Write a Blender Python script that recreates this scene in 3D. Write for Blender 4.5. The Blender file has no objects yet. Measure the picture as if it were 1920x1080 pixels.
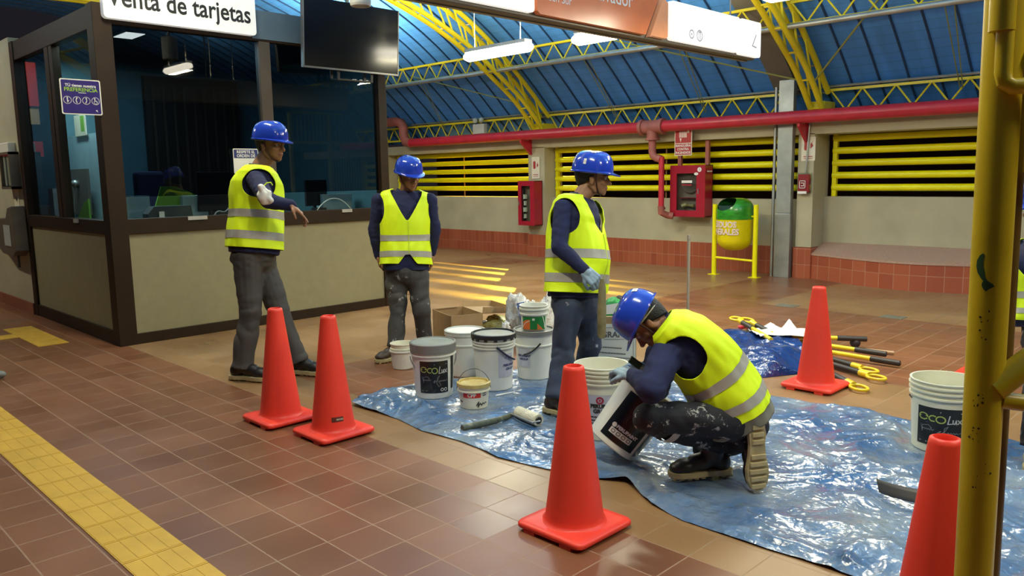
import bpy, bmesh, math, random
from math import sin, cos, pi, radians, sqrt, atan2, exp
from mathutils import Vector, Matrix, noise
random.seed(7)
V = Vector
scene = bpy.context.scene
COL = scene.collection

# ---------------------------------------------------------------- camera
RIGHT = V((0.70907, 0.70504, -0.01583)); UP = V((-0.08668, 0.11011, 0.99013)); BACK = V((0.69977, -0.70077, 0.13930))
RIGHT.normalize(); BACK = (BACK - RIGHT * BACK.dot(RIGHT)).normalized(); UP = BACK.cross(RIGHT)
EYE = V((0, 0, 1.5)); FPX = 1482.16
cam_d = bpy.data.cameras.new('camera'); cam = bpy.data.objects.new('camera', cam_d); COL.objects.link(cam)
m = Matrix((RIGHT, UP, BACK)).transposed().to_4x4(); m.translation = EYE
cam.matrix_world = m
cam_d.sensor_width = 36; cam_d.lens = FPX / 1920 * 36; cam_d.clip_start = .05; cam_d.clip_end = 200
scene.camera = cam

# ---------------------------------------------------------------- world, light, exposure
w = bpy.data.worlds.new('night'); scene.world = w; w.use_nodes = True
bgn = w.node_tree.nodes['Background']; bgn.inputs[0].default_value = (.012, .011, .014, 1); bgn.inputs[1].default_value = 1.0
scene.view_settings.view_transform = 'Standard'; scene.view_settings.look = 'None'
scene.view_settings.exposure = 0.0; scene.view_settings.gamma = 1.0; scene.view_settings.use_curve_mapping = False
LAMP_W = 88.0
SPILL_W = 9000.0
def area_light(name, loc, sx, sy, power, color, rot=(0, 0, 0)):
    d = bpy.data.lights.new(name, 'AREA'); d.shape = 'RECTANGLE'; d.size = sx; d.size_y = sy; d.energy = power; d.color = color
    o = bpy.data.objects.new(name, d); COL.objects.link(o); o.location = loc; o.rotation_euler = rot
    return o
# (x, y, z, length) of the tube fixtures under the vault; the first three show in the photograph
LAMPS = [(-7.80, 7.6, 3.15, 1.25), (-5.55, 6.9, 2.98, .62), (-2.62, 6.1, 2.90, 1.15),
         (-5.9, 2.6, 3.95, 1.2), (-1.8, 2.0, 3.95, 1.2), (-11.4, .4, 3.95, 1.2), (-12.0, 7.6, 3.3, 1.2),
         (1.6, 3.2, 3.8, 1.2), (1.2, 7.0, 3.8, 1.2), (-3.4, -1.2, 3.8, 1.2)]
LAMP_K = [.95, .8, .95, .75, .95, .6, 1.0, .9, 1.0, .4]
LAMP_COL = (.96, .87, .58)

# ---------------------------------------------------------------- pixel rays (for reading positions off known planes)
def ray(px, py): return RIGHT * (px - 960) + UP * (540 - py) - BACK * FPX
def P(px, py, d):            # point at depth d along the view axis
    return EYE + ray(px, py) * (d / FPX)
def on(px, py, ax, val):
    r = ray(px, py); return EYE + r * ((val - EYE[ax]) / r[ax])
def fl(px, py, z=0.0): return on(px, py, 2, z)

# ---------------------------------------------------------------- materials
MATS = {}
def mat(name, col, rough=.5, metal=0.0, spec=.5, var=.08, vscale=6.0, bump=0.0, bscale=60.0, coat=0.0, emit=None, estr=0.0, splat=None, trans=0.0, alpha=None, rvar=0.0, stretch=None):
    if name in MATS: return MATS[name]
    m = bpy.data.materials.new(name); m.use_nodes = True; nt = m.node_tree; N = nt.nodes; L = nt.links
    b = N['Principled BSDF']
    b.inputs['Roughness'].default_value = rough; b.inputs['Metallic'].default_value = metal
    b.inputs['Specular IOR Level'].default_value = spec; b.inputs['Coat Weight'].default_value = coat
    b.inputs['Transmission Weight'].default_value = trans
    tc = N.new('ShaderNodeTexCoord'); src = tc.outputs['Object']
    if stretch:
        mp = N.new('ShaderNodeMapping'); L.new(src, mp.inputs[0]); mp.inputs['Scale'].default_value = stretch; src = mp.outputs[0]
    n = N.new('ShaderNodeTexNoise'); n.inputs['Scale'].default_value = vscale; n.inputs['Detail'].default_value = 5
    L.new(src, n.inputs['Vector'])
    r = N.new('ShaderNodeValToRGB'); L.new(n.outputs['Fac'], r.inputs[0])
    c = V(col[:3]); r.color_ramp.elements[0].position = .3; r.color_ramp.elements[1].position = .7
    r.color_ramp.elements[0].color = (*(c * (1 - var)), 1); r.color_ramp.elements[1].color = (*[min(1, q) for q in c * (1 + var)], 1)
    out = r.outputs[0]
    if splat:     # paint or dirt flecks with a shape of their own: (colour, scale, threshold)
        sc, ss, st = splat
        n2 = N.new('ShaderNodeTexNoise'); n2.inputs['Scale'].default_value = ss; n2.inputs['Detail'].default_value = 6; n2.inputs['Roughness'].default_value = .7
        L.new(src, n2.inputs['Vector'])
        r2 = N.new('ShaderNodeValToRGB'); r2.color_ramp.elements[0].position = st; r2.color_ramp.elements[1].position = st + .06
        L.new(n2.outputs['Fac'], r2.inputs[0])
        mx = N.new('ShaderNodeMix'); mx.data_type = 'RGBA'; L.new(r2.outputs[0], mx.inputs[0]); L.new(out, mx.inputs[6]); mx.inputs[7].default_value = (*sc, 1)
        out = mx.outputs[2]
    L.new(out, b.inputs['Base Color'])
    if rvar:
        mr = N.new('ShaderNodeMapRange'); L.new(n.outputs['Fac'], mr.inputs[0]); mr.inputs[1].default_value = .3; mr.inputs[2].default_value = .7
        mr.inputs[3].default_value = rough - rvar; mr.inputs[4].default_value = rough + rvar; L.new(mr.outputs[0], b.inputs['Roughness'])
    if bump:
        n3 = N.new('ShaderNodeTexNoise'); n3.inputs['Scale'].default_value = bscale; n3.inputs['Detail'].default_value = 4; L.new(src, n3.inputs['Vector'])
        bp = N.new('ShaderNodeBump'); bp.inputs['Strength'].default_value = bump; bp.inputs['Distance'].default_value = .01
        L.new(n3.outputs['Fac'], bp.inputs['Height']); L.new(bp.outputs[0], b.inputs['Normal'])
    if emit: b.inputs['Emission Color'].default_value = (*emit, 1); b.inputs['Emission Strength'].default_value = estr
    if alpha is not None: b.inputs['Alpha'].default_value = alpha
    MATS[name] = m
    return m

# ---------------------------------------------------------------- mesh building
class MB:
    def __init__(s): s.v = []; s.f = []; s.mi = []
    def add(s, vs, fs, mi=0):
        k = len(s.v); s.v += [V(q) for q in vs]; s.f += [tuple(i + k for i in f) for f in fs]; s.mi += [mi] * len(fs); return s
    def box(s, a, b, mi=0, T=None):
        a = V(a); b = V(b)
        vs = [V((x, y, z)) for z in (a.z, b.z) for y in (a.y, b.y) for x in (a.x, b.x)]
        if T: vs = [T @ q for q in vs]
        return s.add(vs, [(0, 2, 3, 1), (4, 5, 7, 6), (0, 1, 5, 4), (2, 6, 7, 3), (0, 4, 6, 2), (1, 3, 7, 5)], mi)
    def beam(s, p, q, w, h, mi=0, up=(0, 0, 1)):
        p = V(p); q = V(q); d = (q - p).normalized(); u = V(up)
        if abs(d.dot(u)) > .95: u = V((1, 0, 0))
        r = d.cross(u).normalized(); u = r.cross(d)
        vs = []
        for c in (p, q):
            for a, b in ((-1, -1), (1, -1), (1, 1), (-1, 1)): vs.append(c + r * a * w / 2 + u * b * h / 2)
        return s.add(vs, [(0, 1, 2, 3), (7, 6, 5, 4), (0, 4, 5, 1), (1, 5, 6, 2), (2, 6, 7, 3), (3, 7, 4, 0)], mi)
    def cyl(s, p, q, r0, r1=None, n=16, mi=0, caps=True):
        return s.tube([p, q], [r0, r0 if r1 is None else r1], n, mi, caps)
    def tube(s, pts, rs, n=10, mi=0, caps=True, closed=False):
        pts = [V(p) for p in pts]; m_ = len(pts)
        if not hasattr(rs, '__len__'): rs = [rs] * m_
        vs = []; prev = None
        for i, p in enumerate(pts):
            if closed: d = pts[(i + 1) % m_] - pts[i - 1]
            else: d = pts[min(i + 1, m_ - 1)] - pts[max(i - 1, 0)]
            d.normalize()
            if prev is None:
                u = V((0, 0, 1)) if abs(d.z) < .9 else V((1, 0, 0)); r = d.cross(u).normalized()
            else: r = (prev - d * prev.dot(d)).normalized()
            prev = r; u = r.cross(d)
            for k in range(n):
                a = 2 * pi * k / n; vs.append(p + (r * cos(a) + u * sin(a)) * rs[i])
        fs = []
        for i in range(m_ if closed else m_ - 1):
            j = (i + 1) % m_
            for k in range(n):
                l = (k + 1) % n; fs.append((i * n + k, i * n + l, j * n + l, j * n + k))
        if caps and not closed:
            fs.append(tuple(range(n))[::-1]); fs.append(tuple((m_ - 1) * n + k for k in range(n)))
        return s.add(vs, fs, mi)
    def lathe(s, prof, n=32, mi=0, T=None, a0=0, a1=2 * pi):
        full = abs(a1 - a0 - 2 * pi) < 1e-6; c = n if full else n + 1
        vs = []
        for r, z in prof:
            for k in range(c):
                a = a0 + (a1 - a0) * k / n; q = V((r * cos(a), r * sin(a), z)); vs.append(T @ q if T else q)
        fs = []
        for i in range(len(prof) - 1):
            for k in range(n):
                l = (k + 1) % c; fs.append((i * c + k, i * c + l, (i + 1) * c + l, (i + 1) * c + k))
        return s.add(vs, fs, mi)
    def ell(s, c, r, n=16, mi=0, T=None):
        c = V(c); r = V(r) if hasattr(r, '__len__') else V((r, r, r)); vs = []; m_ = n // 2
        for i in range(m_ + 1):
            t = pi * i / m_
            for k in range(n):
                a = 2 * pi * k / n; q = V((r.x * sin(t) * cos(a), r.y * sin(t) * sin(a), r.z * cos(t)))
                if T: q = T @ q
                vs.append(c + q)
        fs = []
        for i in range(m_):
            for k in range(n):
                l = (k + 1) % n; fs.append((i * n + k, (i + 1) * n + k, (i + 1) * n + l, i * n + l))
        return s.add(vs, fs, mi)
    def cap(s, p, q, r0, r1, n=14, mi=0):     # tapered capsule, closed
        p = V(p); q = V(q); d = q - p; L_ = d.length
        if L_ < 1e-5: return s.ell(p, r0, n, mi)
        d /= L_; pts = []; rs = []
        for i in range(5):
            t = pi / 2 * (1 - i / 4); pts.append(p - d * r0 * sin(t)); rs.append(max(r0 * cos(t), 1e-4))
        for i in range(5):
            t = pi / 2 * i / 4; pts.append(q + d * r1 * sin(t)); rs.append(max(r1 * cos(t), 1e-4))
        return s.tube(pts, rs, n, mi)
    def grid(s, fn, nu, nv, mi=0, keep=None, cu=False):
        k0 = [fn(i / nu, j / nv) for j in range(nv + 1) for i in range(nu + 1)]
        fs = []
        for j in range(nv):
            for i in range(nu):
                if keep and not keep((i + .5) / nu, (j + .5) / nv): continue
                a = j * (nu + 1) + i; fs.append((a, a + 1, a + nu + 2, a + nu + 1))
        return s.add(k0, fs, mi)
    def prism(s, poly, f, d, mi=0):  # poly: 2-D pts, f maps (x, y) -> world, d: extrude vector
        n = len(poly); vs = [f(*q) for q in poly]; vs += [q + V(d) for q in vs]
        fs = [tuple(range(n))[::-1], tuple(range(n, 2 * n))] + [(i, (i + 1) % n, n + (i + 1) % n, n + i) for i in range(n)]
        return s.add(vs, fs, mi)
    def xf(s, T): s.v = [T @ q for q in s.v]; return s
    def build(s, name, mats, parent=None, smooth=False, world=True, loc=None, angle=None, bevel=0, clean=False, solid=0):
        me = bpy.data.meshes.new(name)
        vs = s.v
        if parent is not None and world:
            Ti = wm(parent).inverted(); vs = [Ti @ q for q in vs]
        o = bpy.data.objects.new(name, me); COL.objects.link(o)
        if parent is not None: o.parent = parent
        elif loc is not None and world:
            loc = V(loc); vs = [q - loc for q in vs]; o.location = loc
        elif loc is not None: o.location = loc
        me.from_pydata([tuple(q) for q in vs], [], s.f)
        if not isinstance(mats, (list, tuple)): mats = [mats]
        for m_ in mats: me.materials.append(m_)
        if len(mats) > 1:
            for p, i in zip(me.polygons, s.mi): p.material_index = i
        if clean or smooth:
            bm = bmesh.new(); bm.from_mesh(me)
            bmesh.ops.remove_doubles(bm, verts=bm.verts, dist=1e-5)
            loose = [q for q in bm.verts if not q.link_faces]
            if loose: bmesh.ops.delete(bm, geom=loose, context='VERTS')
            bmesh.ops.recalc_face_normals(bm, faces=bm.faces)
            bm.to_mesh(me); bm.free()
        if smooth:
            for p in me.polygons: p.use_smooth = True
            try: me.set_sharp_from_angle(angle=radians(angle or 40))
            except Exception: pass
        if bevel:
            md = o.modifiers.new('bevel', 'BEVEL'); md.width = bevel; md.segments = 2; md.limit_method = 'ANGLE'; md.angle_limit = radians(40)
        if solid:
            md = o.modifiers.new('solid', 'SOLIDIFY'); md.thickness = solid; md.offset = 0
        me.update()
        return o
def wm(o):
    T = o.matrix_basis.copy()
    return wm(o.parent) @ T if o.parent else T
def tag(o, label=None, cat=None, group=None, kind=None):
    if label: o['label'] = label
    if cat: o['category'] = cat
    if group: o['group'] = group
    if kind: o['kind'] = kind
    return o
def empty(name, loc=(0, 0, 0), rz=0, label=None, cat=None, group=None):
    o = bpy.data.objects.new(name, None); COL.objects.link(o); o.empty_display_size = .1
    o.location = loc; o.rotation_euler = (0, 0, rz)
    o.matrix_basis = Matrix.Translation(V(loc)) @ Matrix.Rotation(rz, 4, 'Z')
    return tag(o, label, cat, group)
def copy_tree(o, parent=None):
    c = o.copy(); COL.objects.link(c)
    if parent is not None: c.parent = parent
    for ch in [q for q in COL.objects if q.parent == o]: copy_tree(ch, c)
    return c
def struct(name, mb, m_, **k): return tag(mb.build(name, m_, **k), kind='structure')
def setm(o, T): o.matrix_basis = T; return o

# flat lettering as mesh: fn maps (x, y) text coordinates to a point
def text_mb(mb, s, size, fn, mi=0, align='CENTER', sx=1.0, shear=0.0, bold=0.0):
    cu = bpy.data.curves.new('t', 'FONT'); cu.body = s; cu.size = size; cu.align_x = align; cu.align_y = 'CENTER'; cu.shear = shear
    cu.offset = bold; cu.resolution_u = 3
    o = bpy.data.objects.new('t', cu); COL.objects.link(o)
    bpy.context.view_layer.update()
    me = o.evaluated_get(bpy.context.evaluated_depsgraph_get()).to_mesh()
    vs = [fn(q.co.x * sx, q.co.y) for q in me.vertices]; fs = [tuple(p.vertices) for p in me.polygons]
    mb.add(vs, fs, mi)
    o.evaluated_get(bpy.context.evaluated_depsgraph_get()).to_mesh_clear()
    bpy.data.objects.remove(o); bpy.data.curves.remove(cu)
    return mb
def stroke(mb, pts, w, fn, mi=0, closed=False):     # a painted line of width w through 2-D points
    pts = [V((p[0], p[1])) for p in pts]
    if closed: pts.append(pts[0])
    for i in range(len(pts) - 1):
        d = (pts[i + 1] - pts[i])
        if d.length < 1e-6: continue
        d.normalize(); n_ = V((-d.y, d.x)) * w / 2; e = d * w * .3
        q = [pts[i] - n_ - e, pts[i + 1] - n_ + e, pts[i + 1] + n_ + e, pts[i] + n_ - e]
        mb.add([fn(*a) for a in q], [(0, 1, 2, 3)], mi)
    return mb
def dashes(mb, x0, x1, y, h, fn, seed=1, dy=0.0):     # a line of print too small to read
    rnd = random.Random(seed); x = x0
    while x < x1:
        w2 = rnd.uniform(.5, 1.3) * h * 1.6; yy = y + dy * (x - x0); stroke(mb, [(x, yy), (min(x + w2, x1), yy)], h, fn); x += w2 + h * .8
    return mb
def rrect(x0, y0, x1, y1, r, n=5):
    out = []
    for cx, cy, a in ((x1 - r, y1 - r, 0), (x0 + r, y1 - r, pi / 2), (x0 + r, y0 + r, pi), (x1 - r, y0 + r, 1.5 * pi)):
        for i in range(n + 1): t = a + pi / 2 * i / n; out.append((cx + r * cos(t), cy + r * sin(t)))
    return out
def circ(cx, cy, r, n=20, ry=None): return [(cx + r * cos(2 * pi * i / n), cy + (ry or r) * sin(2 * pi * i / n)) for i in range(n)]
YELLOW = mat('yellow_paint', (.80, .66, .02), .35, var=.08, vscale=3)
YELLOW2 = mat('yellow_bar_paint', (.86, .78, .0), .38, var=.06, vscale=3)
RED = mat('red_paint', (.52, .025, .045), .35, var=.12)
GREY = mat('grey_metal', (.25, .25, .23), .45, .5, var=.12)
WHITE = mat('white_plastic', (.78, .76, .66), .4, var=.05)
BLACK = mat('black_plastic', (.02, .02, .022), .4)
BROWN = mat('brown_frame', (.026, .013, .005), .55, spec=.25, var=.15, vscale=5)
# ================================================================ SETTING
TP = .2329; TX0 = -1.604; TQ = .2287; TY0 = 2.57
def tile_floor_mat():
    m = bpy.data.materials.new('terracotta_tiles'); m.use_nodes = True; nt = m.node_tree; N = nt.nodes; L = nt.links; b = N['Principled BSDF']
    geo = N.new('ShaderNodeTexCoord'); sep = N.new('ShaderNodeSeparateXYZ'); L.new(geo.outputs['Object'], sep.inputs[0])
    def mth(op, a, b_=None, c=None):
        n = N.new('ShaderNodeMath'); n.operation = op
        for i, q in enumerate((a, b_, c)):
            if q is None: continue
            if isinstance(q, (int, float)): n.inputs[i].default_value = q
            else: L.new(q, n.inputs[i])
        return n.outputs[0]
    X, Y = sep.outputs[0], sep.outputs[1]
    u = mth('DIVIDE', mth('SUBTRACT', X, TX0), TP); v = mth('DIVIDE', mth('SUBTRACT', Y, TY0), TQ)
    fu = mth('ABSOLUTE', mth('SUBTRACT', mth('FRACT', u), .5)); fv = mth('ABSOLUTE', mth('SUBTRACT', mth('FRACT', v), .5))
    g = mth('MAXIMUM', mth('GREATER_THAN', fu, .487), mth('GREATER_THAN', fv, .487))
    wn = N.new('ShaderNodeTexWhiteNoise'); cmb = N.new('ShaderNodeCombineXYZ')
    L.new(mth('FLOOR', u), cmb.inputs[0]); L.new(mth('FLOOR', v), cmb.inputs[1]); L.new(cmb.outputs[0], wn.inputs['Vector'])
    def box(x0, x1, y0, y1):
        a = mth('MULTIPLY', mth('GREATER_THAN', X, x0), mth('LESS_THAN', X, x1)); c = mth('MULTIPLY', mth('GREATER_THAN', Y, y0), mth('LESS_THAN', Y, y1))
        return mth('MULTIPLY', a, c)
    bs = [box(-60, 60, -60, 2.57), box(-5.46, -2.0, 3.70, 4.9), box(-5.46, -4.5, 3.03, 3.7), box(-10.7, -9.62, 9.0, 10.35), box(-5.5, -4.35, 5.75, 10.9), box(-4.36, 9, 5.75, 8.42)]
    f = bs[0]
    for q in bs[1:]: f = mth('MAXIMUM', f, q)
    def rgb(c): n = N.new('ShaderNodeRGB'); n.outputs[0].default_value = (*c, 1); return n.outputs[0]
    def mix(fac, a, b_, mode='MIX'):
        n = N.new('ShaderNodeMix'); n.data_type = 'RGBA'; n.blend_type = mode
        if isinstance(fac, (int, float)): n.inputs[0].default_value = fac
        else: L.new(fac, n.inputs[0])
        L.new(a, n.inputs[6]); L.new(b_, n.inputs[7]); return n.outputs[2]
    br = mix(wn.outputs['Value'], rgb((.20, .077, .036)), rgb((.262, .102, .045)))
    tn = mix(wn.outputs['Value'], rgb((.30, .168, .074)), rgb((.345, .195, .085)))
    base = mix(f, tn, br)
    ns = N.new('ShaderNodeTexNoise'); ns.inputs['Scale'].default_value = 1.3; ns.inputs['Detail'].default_value = 6; L.new(geo.outputs['Object'], ns.inputs[0])
    cr = N.new('ShaderNodeValToRGB'); cr.color_ramp.elements[0].position = .3; cr.color_ramp.elements[0].color = (.72, .68, .62, 1); cr.color_ramp.elements[1].position = .7
    L.new(ns.outputs[0], cr.inputs[0]); base = mix(1.0, base, cr.outputs[0], 'MULTIPLY')
    gr = mix(f, rgb((.26, .16, .08)), rgb((.33, .20, .12)))
    base = mix(mth('MULTIPLY', g, .8), base, gr)
    L.new(base, b.inputs['Base Color'])
    mr = N.new('ShaderNodeMapRange'); L.new(ns.outputs[0], mr.inputs[0]); mr.inputs[1].default_value = .3; mr.inputs[2].default_value = .7; mr.inputs[3].default_value = .24; mr.inputs[4].default_value = .40
    ro = mth('ADD', mr.outputs[0], mth('MULTIPLY', wn.outputs['Value'], .08))
    L.new(mth('MAXIMUM', ro, mth('MULTIPLY', g, .6)), b.inputs['Roughness']); b.inputs['Specular IOR Level'].default_value = .55
    n3 = N.new('ShaderNodeTexNoise'); n3.inputs['Scale'].default_value = 9; L.new(geo.outputs['Object'], n3.inputs[0])
    h = mth('SUBTRACT', mth('MULTIPLY', n3.outputs[0], .25), mth('MULTIPLY', g, .5))
    h = mth('ADD', h, mth('MULTIPLY', wn.outputs['Value'], .12))
    bp = N.new('ShaderNodeBump'); bp.inputs['Strength'].default_value = .25; bp.inputs['Distance'].default_value = .004; L.new(h, bp.inputs['Height']); L.new(bp.outputs[0], b.inputs['Normal'])
    return m
def brick_mat(name, c1, c2, mortar, bw, bh, x0=0, z0=0, rough=.4):
    m = bpy.data.materials.new(name); m.use_nodes = True; nt = m.node_tree; N = nt.nodes; L = nt.links; b = N['Principled BSDF']
    tc = N.new('ShaderNodeTexCoord'); sep = N.new('ShaderNodeSeparateXYZ'); L.new(tc.outputs['Object'], sep.inputs[0])
    def mth(op, a, b_=None):
        n = N.new('ShaderNodeMath'); n.operation = op
        for i, q in enumerate((a, b_)):
            if q is None: continue
            if isinstance(q, (int, float)): n.inputs[i].default_value = q
            else: L.new(q, n.inputs[i])
        return n.outputs[0]
    u = mth('DIVIDE', mth('SUBTRACT', sep.outputs[0], x0), bw); v = mth('DIVIDE', mth('SUBTRACT', sep.outputs[2], z0), bh)
    g = mth('MAXIMUM', mth('GREATER_THAN', mth('ABSOLUTE', mth('SUBTRACT', mth('FRACT', u), .5)), .478), mth('GREATER_THAN', mth('ABSOLUTE', mth('SUBTRACT', mth('FRACT', v), .5)), .484))
    wn = N.new('ShaderNodeTexWhiteNoise'); cm = N.new('ShaderNodeCombineXYZ'); L.new(mth('FLOOR', u), cm.inputs[0]); L.new(mth('FLOOR', v), cm.inputs[1]); L.new(cm.outputs[0], wn.inputs['Vector'])
    a = N.new('ShaderNodeMix'); a.data_type = 'RGBA'; L.new(wn.outputs['Value'], a.inputs[0]); a.inputs[6].default_value = (*c1, 1); a.inputs[7].default_value = (*c2, 1)
    d = N.new('ShaderNodeMix'); d.data_type = 'RGBA'; L.new(g, d.inputs[0]); L.new(a.outputs[2], d.inputs[6]); d.inputs[7].default_value = (*mortar, 1)
    L.new(d.outputs[2], b.inputs['Base Color']); b.inputs['Roughness'].default_value = rough
    bp = N.new('ShaderNodeBump'); bp.inputs['Strength'].default_value = .3; bp.inputs['Distance'].default_value = .004; bp.invert = True; L.new(g, bp.inputs['Height']); L.new(bp.outputs[0], b.inputs['Normal'])
    return m
FLOORM = tile_floor_mat()
struct('floor', MB().box((-20, -4, -.2), (6, 11.4, 0)), FLOORM)
WALLM = mat('cream_wall_paint', (.43, .385, .25), .75, var=.10, vscale=2.0, bump=.15, bscale=80, splat=((.24, .21, .14), 1.1, .70))
PANELM = mat('speckled_cream_panel', (.29, .255, .135), .6, var=.05, vscale=12, bump=.1, bscale=150, splat=((.25, .20, .10), 2.2, .72))
TILEW = brick_mat('red_wall_tiles', (.30, .065, .030), (.38, .095, .042), (.42, .20, .12), .115, .225, z0=-.03)
WY = 11.05
# far wall, lower part, with tile skirting
struct('wall_far', MB().box((-18, WY, .42), (-5.1, WY + .25, 1.11)), WALLM)
struct('baseboard_far', MB().box((-18, WY - .012, 0), (-5.1, WY + .25, .42)).box((-10.38, 10.838, 0), (-9.93, WY, .42)).box((-5.12, 10.838, 0), (-4.86, 11.30, .44)), TILEW)
struct('trim_1', MB().box((-18, 10.86, 2.02), (3, WY + .3, 2.2)), WALLM)          # concrete beam under the roof edge
struct('trim_2', MB().box((-10.36, 10.86, .42), (-9.95, WY + .3, 2.03)), WALLM)     # column between the first two openings
struct('trim_3', MB().box((-5.10, 10.86, .445), (-4.87, WY + .3, 2.03)), WALLM)
struct('trim_4', MB().box((-15.2, 10.86, .0), (-14.8, WY + .3, 2.03)), WALLM)
struct('wall_right', MB().box((-4.90, 11.25, .0), (3, 11.5, 1.15)), WALLM)
def plinth_y(x):
    pts = [(-5.12, 10.92), (-4.86, 10.90), (-4.29, 10.64), (-3.81, 10.49), (-3.47, 10.45), (-3.13, 10.51), (-2.79, 10.66), (-2.2, 10.85), (-1, 10.9), (3, 10.9)]
    for (a, b), (c, d) in zip(pts, pts[1:]):
        if x <= c: return b + (d - b) * max(0, (x - a)) / (c - a)
    return pts[-1][1]
xs = [-5.05 + i * .1 for i in range(72)]
pb = MB(); pt = MB()
def ply(x): return sum(plinth_y(x + d) for d in (-.3, -.15, 0, .15, .3)) / 5
for a, b in zip(xs, xs[1:]):
    ya, yb = ply(a), ply(b)
    pb.add([(a, ya, 0), (b, yb, 0), (b, yb, .35), (a, ya, .35)], [(0, 1, 2, 3)])
    pt.add([(a, ya - .01, .335), (b, yb - .01, .335), (b, yb - .01, .362), (a, ya - .01, .362), (b, 11.26, .50), (a, 11.26, .50)], [(0, 1, 2, 3), (3, 2, 4, 5)])
pb.add([(-5.05, ply(-5.05), 0), (-5.05, 11.3, 0), (-5.05, 11.3, .42), (-5.05, ply(-5.05), .35)], [(0, 1, 2, 3)])
TILEP = brick_mat('red_plinth_tiles', (.32, .07, .032), (.40, .10, .045), (.42, .20, .12), .19, .225, z0=-.03)
struct('trim_5', pb, TILEP)
struct('trim_6', pt, mat('pink_terrazzo', (.42, .26, .19), .6, var=.25, vscale=90))
# booth side wall continuing left
struct('wall_left', MB().box((-14, 2.50, .13), (-10.34, 2.62, 3.12)), WALLM)
struct('baseboard_left', MB().box((-14, 2.485, 0), (-10.34, 2.62, .135)), brick_mat('brown_skirting_tiles', (.24, .075, .04), (.30, .1, .05), (.3, .16, .1), .23, .3, rough=.35))
# roof vault
PROF = [(11.55, 2.30), (11.1, 2.66), (10.7, 3.02), (10.2, 3.43), (9.6, 3.87), (8.9, 4.27), (8.1, 4.62), (7.1, 4.95), (6, 5.18), (4.8, 5.27), (3.6, 5.18), (2.5, 4.95), (1.5, 4.62), (.7, 4.27), (0, 3.87), (-.6, 3.43), (-1.1, 3.02), (-1.6, 2.6)]
def catm(pts, n):
    out = []
    for i in range(len(pts) - 1):
        p0 = V(pts[max(i - 1, 0)]); p1 = V(pts[i]); p2 = V(pts[i + 1]); p3 = V(pts[min(i + 2, len(pts) - 1)])
        for k in range(n):
            t = k / n; out.append(.5 * ((2 * p1) + (p2 - p0) * t + (2 * p0 - 5 * p1 + 4 * p2 - p3) * t * t + (3 * p1 - p0 - 3 * p2 + p3) * t ** 3))
    out.append(V(pts[-1])); return out
RP = catm([(a, b) for a, b in PROF], 4)
def roof_z(y):
    for a, b in zip(RP, RP[1:]):
        if b.x <= y <= a.x: return a.y + (b.y - a.y) * (y - a.x) / (b.x - a.x)
    return 2.6
ROOFM = mat('blue_roof_sheet', (.075, .29, .80), .5, var=.12, vscale=1.2, stretch=(6, 1, 1))
nt = ROOFM.node_tree; N = nt.nodes; L = nt.links; b_ = N['Principled BSDF']; tc = N.new('ShaderNodeTexCoord'); sp_ = N.new('ShaderNodeSeparateXYZ'); L.new(tc.outputs['Object'], sp_.inputs[0])
def mn(op, a, c=None):
    n = N.new('ShaderNodeMath'); n.operation = op
    for i, q in enumerate((a, c)):
        if q is None: continue
        if isinstance(q, (int, float)): n.inputs[i].default_value = q
        else: L.new(q, n.inputs[i])
    return n.outputs[0]
crs = mn('GREATER_THAN', mn('FRACT', mn('DIVIDE', mn('SUBTRACT', sp_.outputs[1], sp_.outputs[2]), .21)), .93)
mx_ = N.new('ShaderNodeMix'); mx_.data_type = 'RGBA'; L.new(mn('MULTIPLY', crs, .30), mx_.inputs[0]); L.new(b_.inputs['Base Color'].links[0].from_socket, mx_.inputs[6]); mx_.inputs[7].default_value = (.01, .04, .12, 1); L.new(mx_.outputs[2], b_.inputs['Base Color'])
rb = MB()
for a, b in zip(RP, RP[1:]): rb.add([(-20, a.x, a.y), (5, a.x, a.y), (5, b.x, b.y), (-20, b.x, b.y)], [(0, 3, 2, 1)])
for a, b in zip(RP, RP[1:]): rb.add([(-20, a.x, a.y + .04), (5, a.x, a.y + .04), (5, b.x, b.y + .04), (-20, b.x, b.y + .04)], [(0, 1, 2, 3)])
struct('ceiling', rb, ROOFM)
# standing seams of the sheets
x = -3.74 - .365 * 44; sm = MB()
while x < 5:
    pts = [V((x, p.x, p.y)) for p in RP]
    for a, b in zip(pts, pts[1:]): sm.beam(a, b, .022, .04)
    x += .365
struct('trim_7', sm, mat('dark_blue_seam', (.012, .045, .13), .5))
# grey gutter that climbs the vault beside the second arch
gm = MB()
pp = [p for p in RP if p.x < 11.2 and p.x > 3]
for a, b in zip(pp, pp[1:]): gm.beam((-5.38, a.x, a.y - .05), (-5.38, b.x, b.y - .05), .34, .05, up=(0, 0, 1))
struct('trim_8', gm, mat('grey_gutter', (.17, .155, .13), .6))
# ---------------------------------------------------------------- booth
BX = -7.64; BY = 2.524; BE = 5.60; BT = 3.06; BL = -10.32
bw = MB(); bw.box((BX - .06, BY + .06, .10), (BX - .005, BE - .03, 1.04)); 
struct('wall_booth_front', bw, PANELM)
struct('wall_booth_side', MB().box((BL + .05, BY + .005, .12), (BX - .06, BY + .06, 1.04)), PANELM)
struct('wall_booth_back', MB().box((BL, BE - .04, 0), (BX - .1, BE, BT)), mat('booth_inner_blue', (.075, .17, .20), .7))
struct('wall_booth_inner', MB().box((BL - .02, BY + .12, 0), (BL + .03, BE, BT)), MATS['booth_inner_blue'])
fr = MB()
def fx(y0, y1, z0, z1, d=.08, o=.012): fr.box((BX - d, y0, z0), (BX + o, y1, z1))
def fy(x0, x1, z0, z1, d=.08, o=.012): fr.box((x0, BY - o, z0), (x1, BY + d, z1))
fr.box((BX - .14, BY - .02, 0), (BX + .02, BY + .14, BT + .01))
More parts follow.
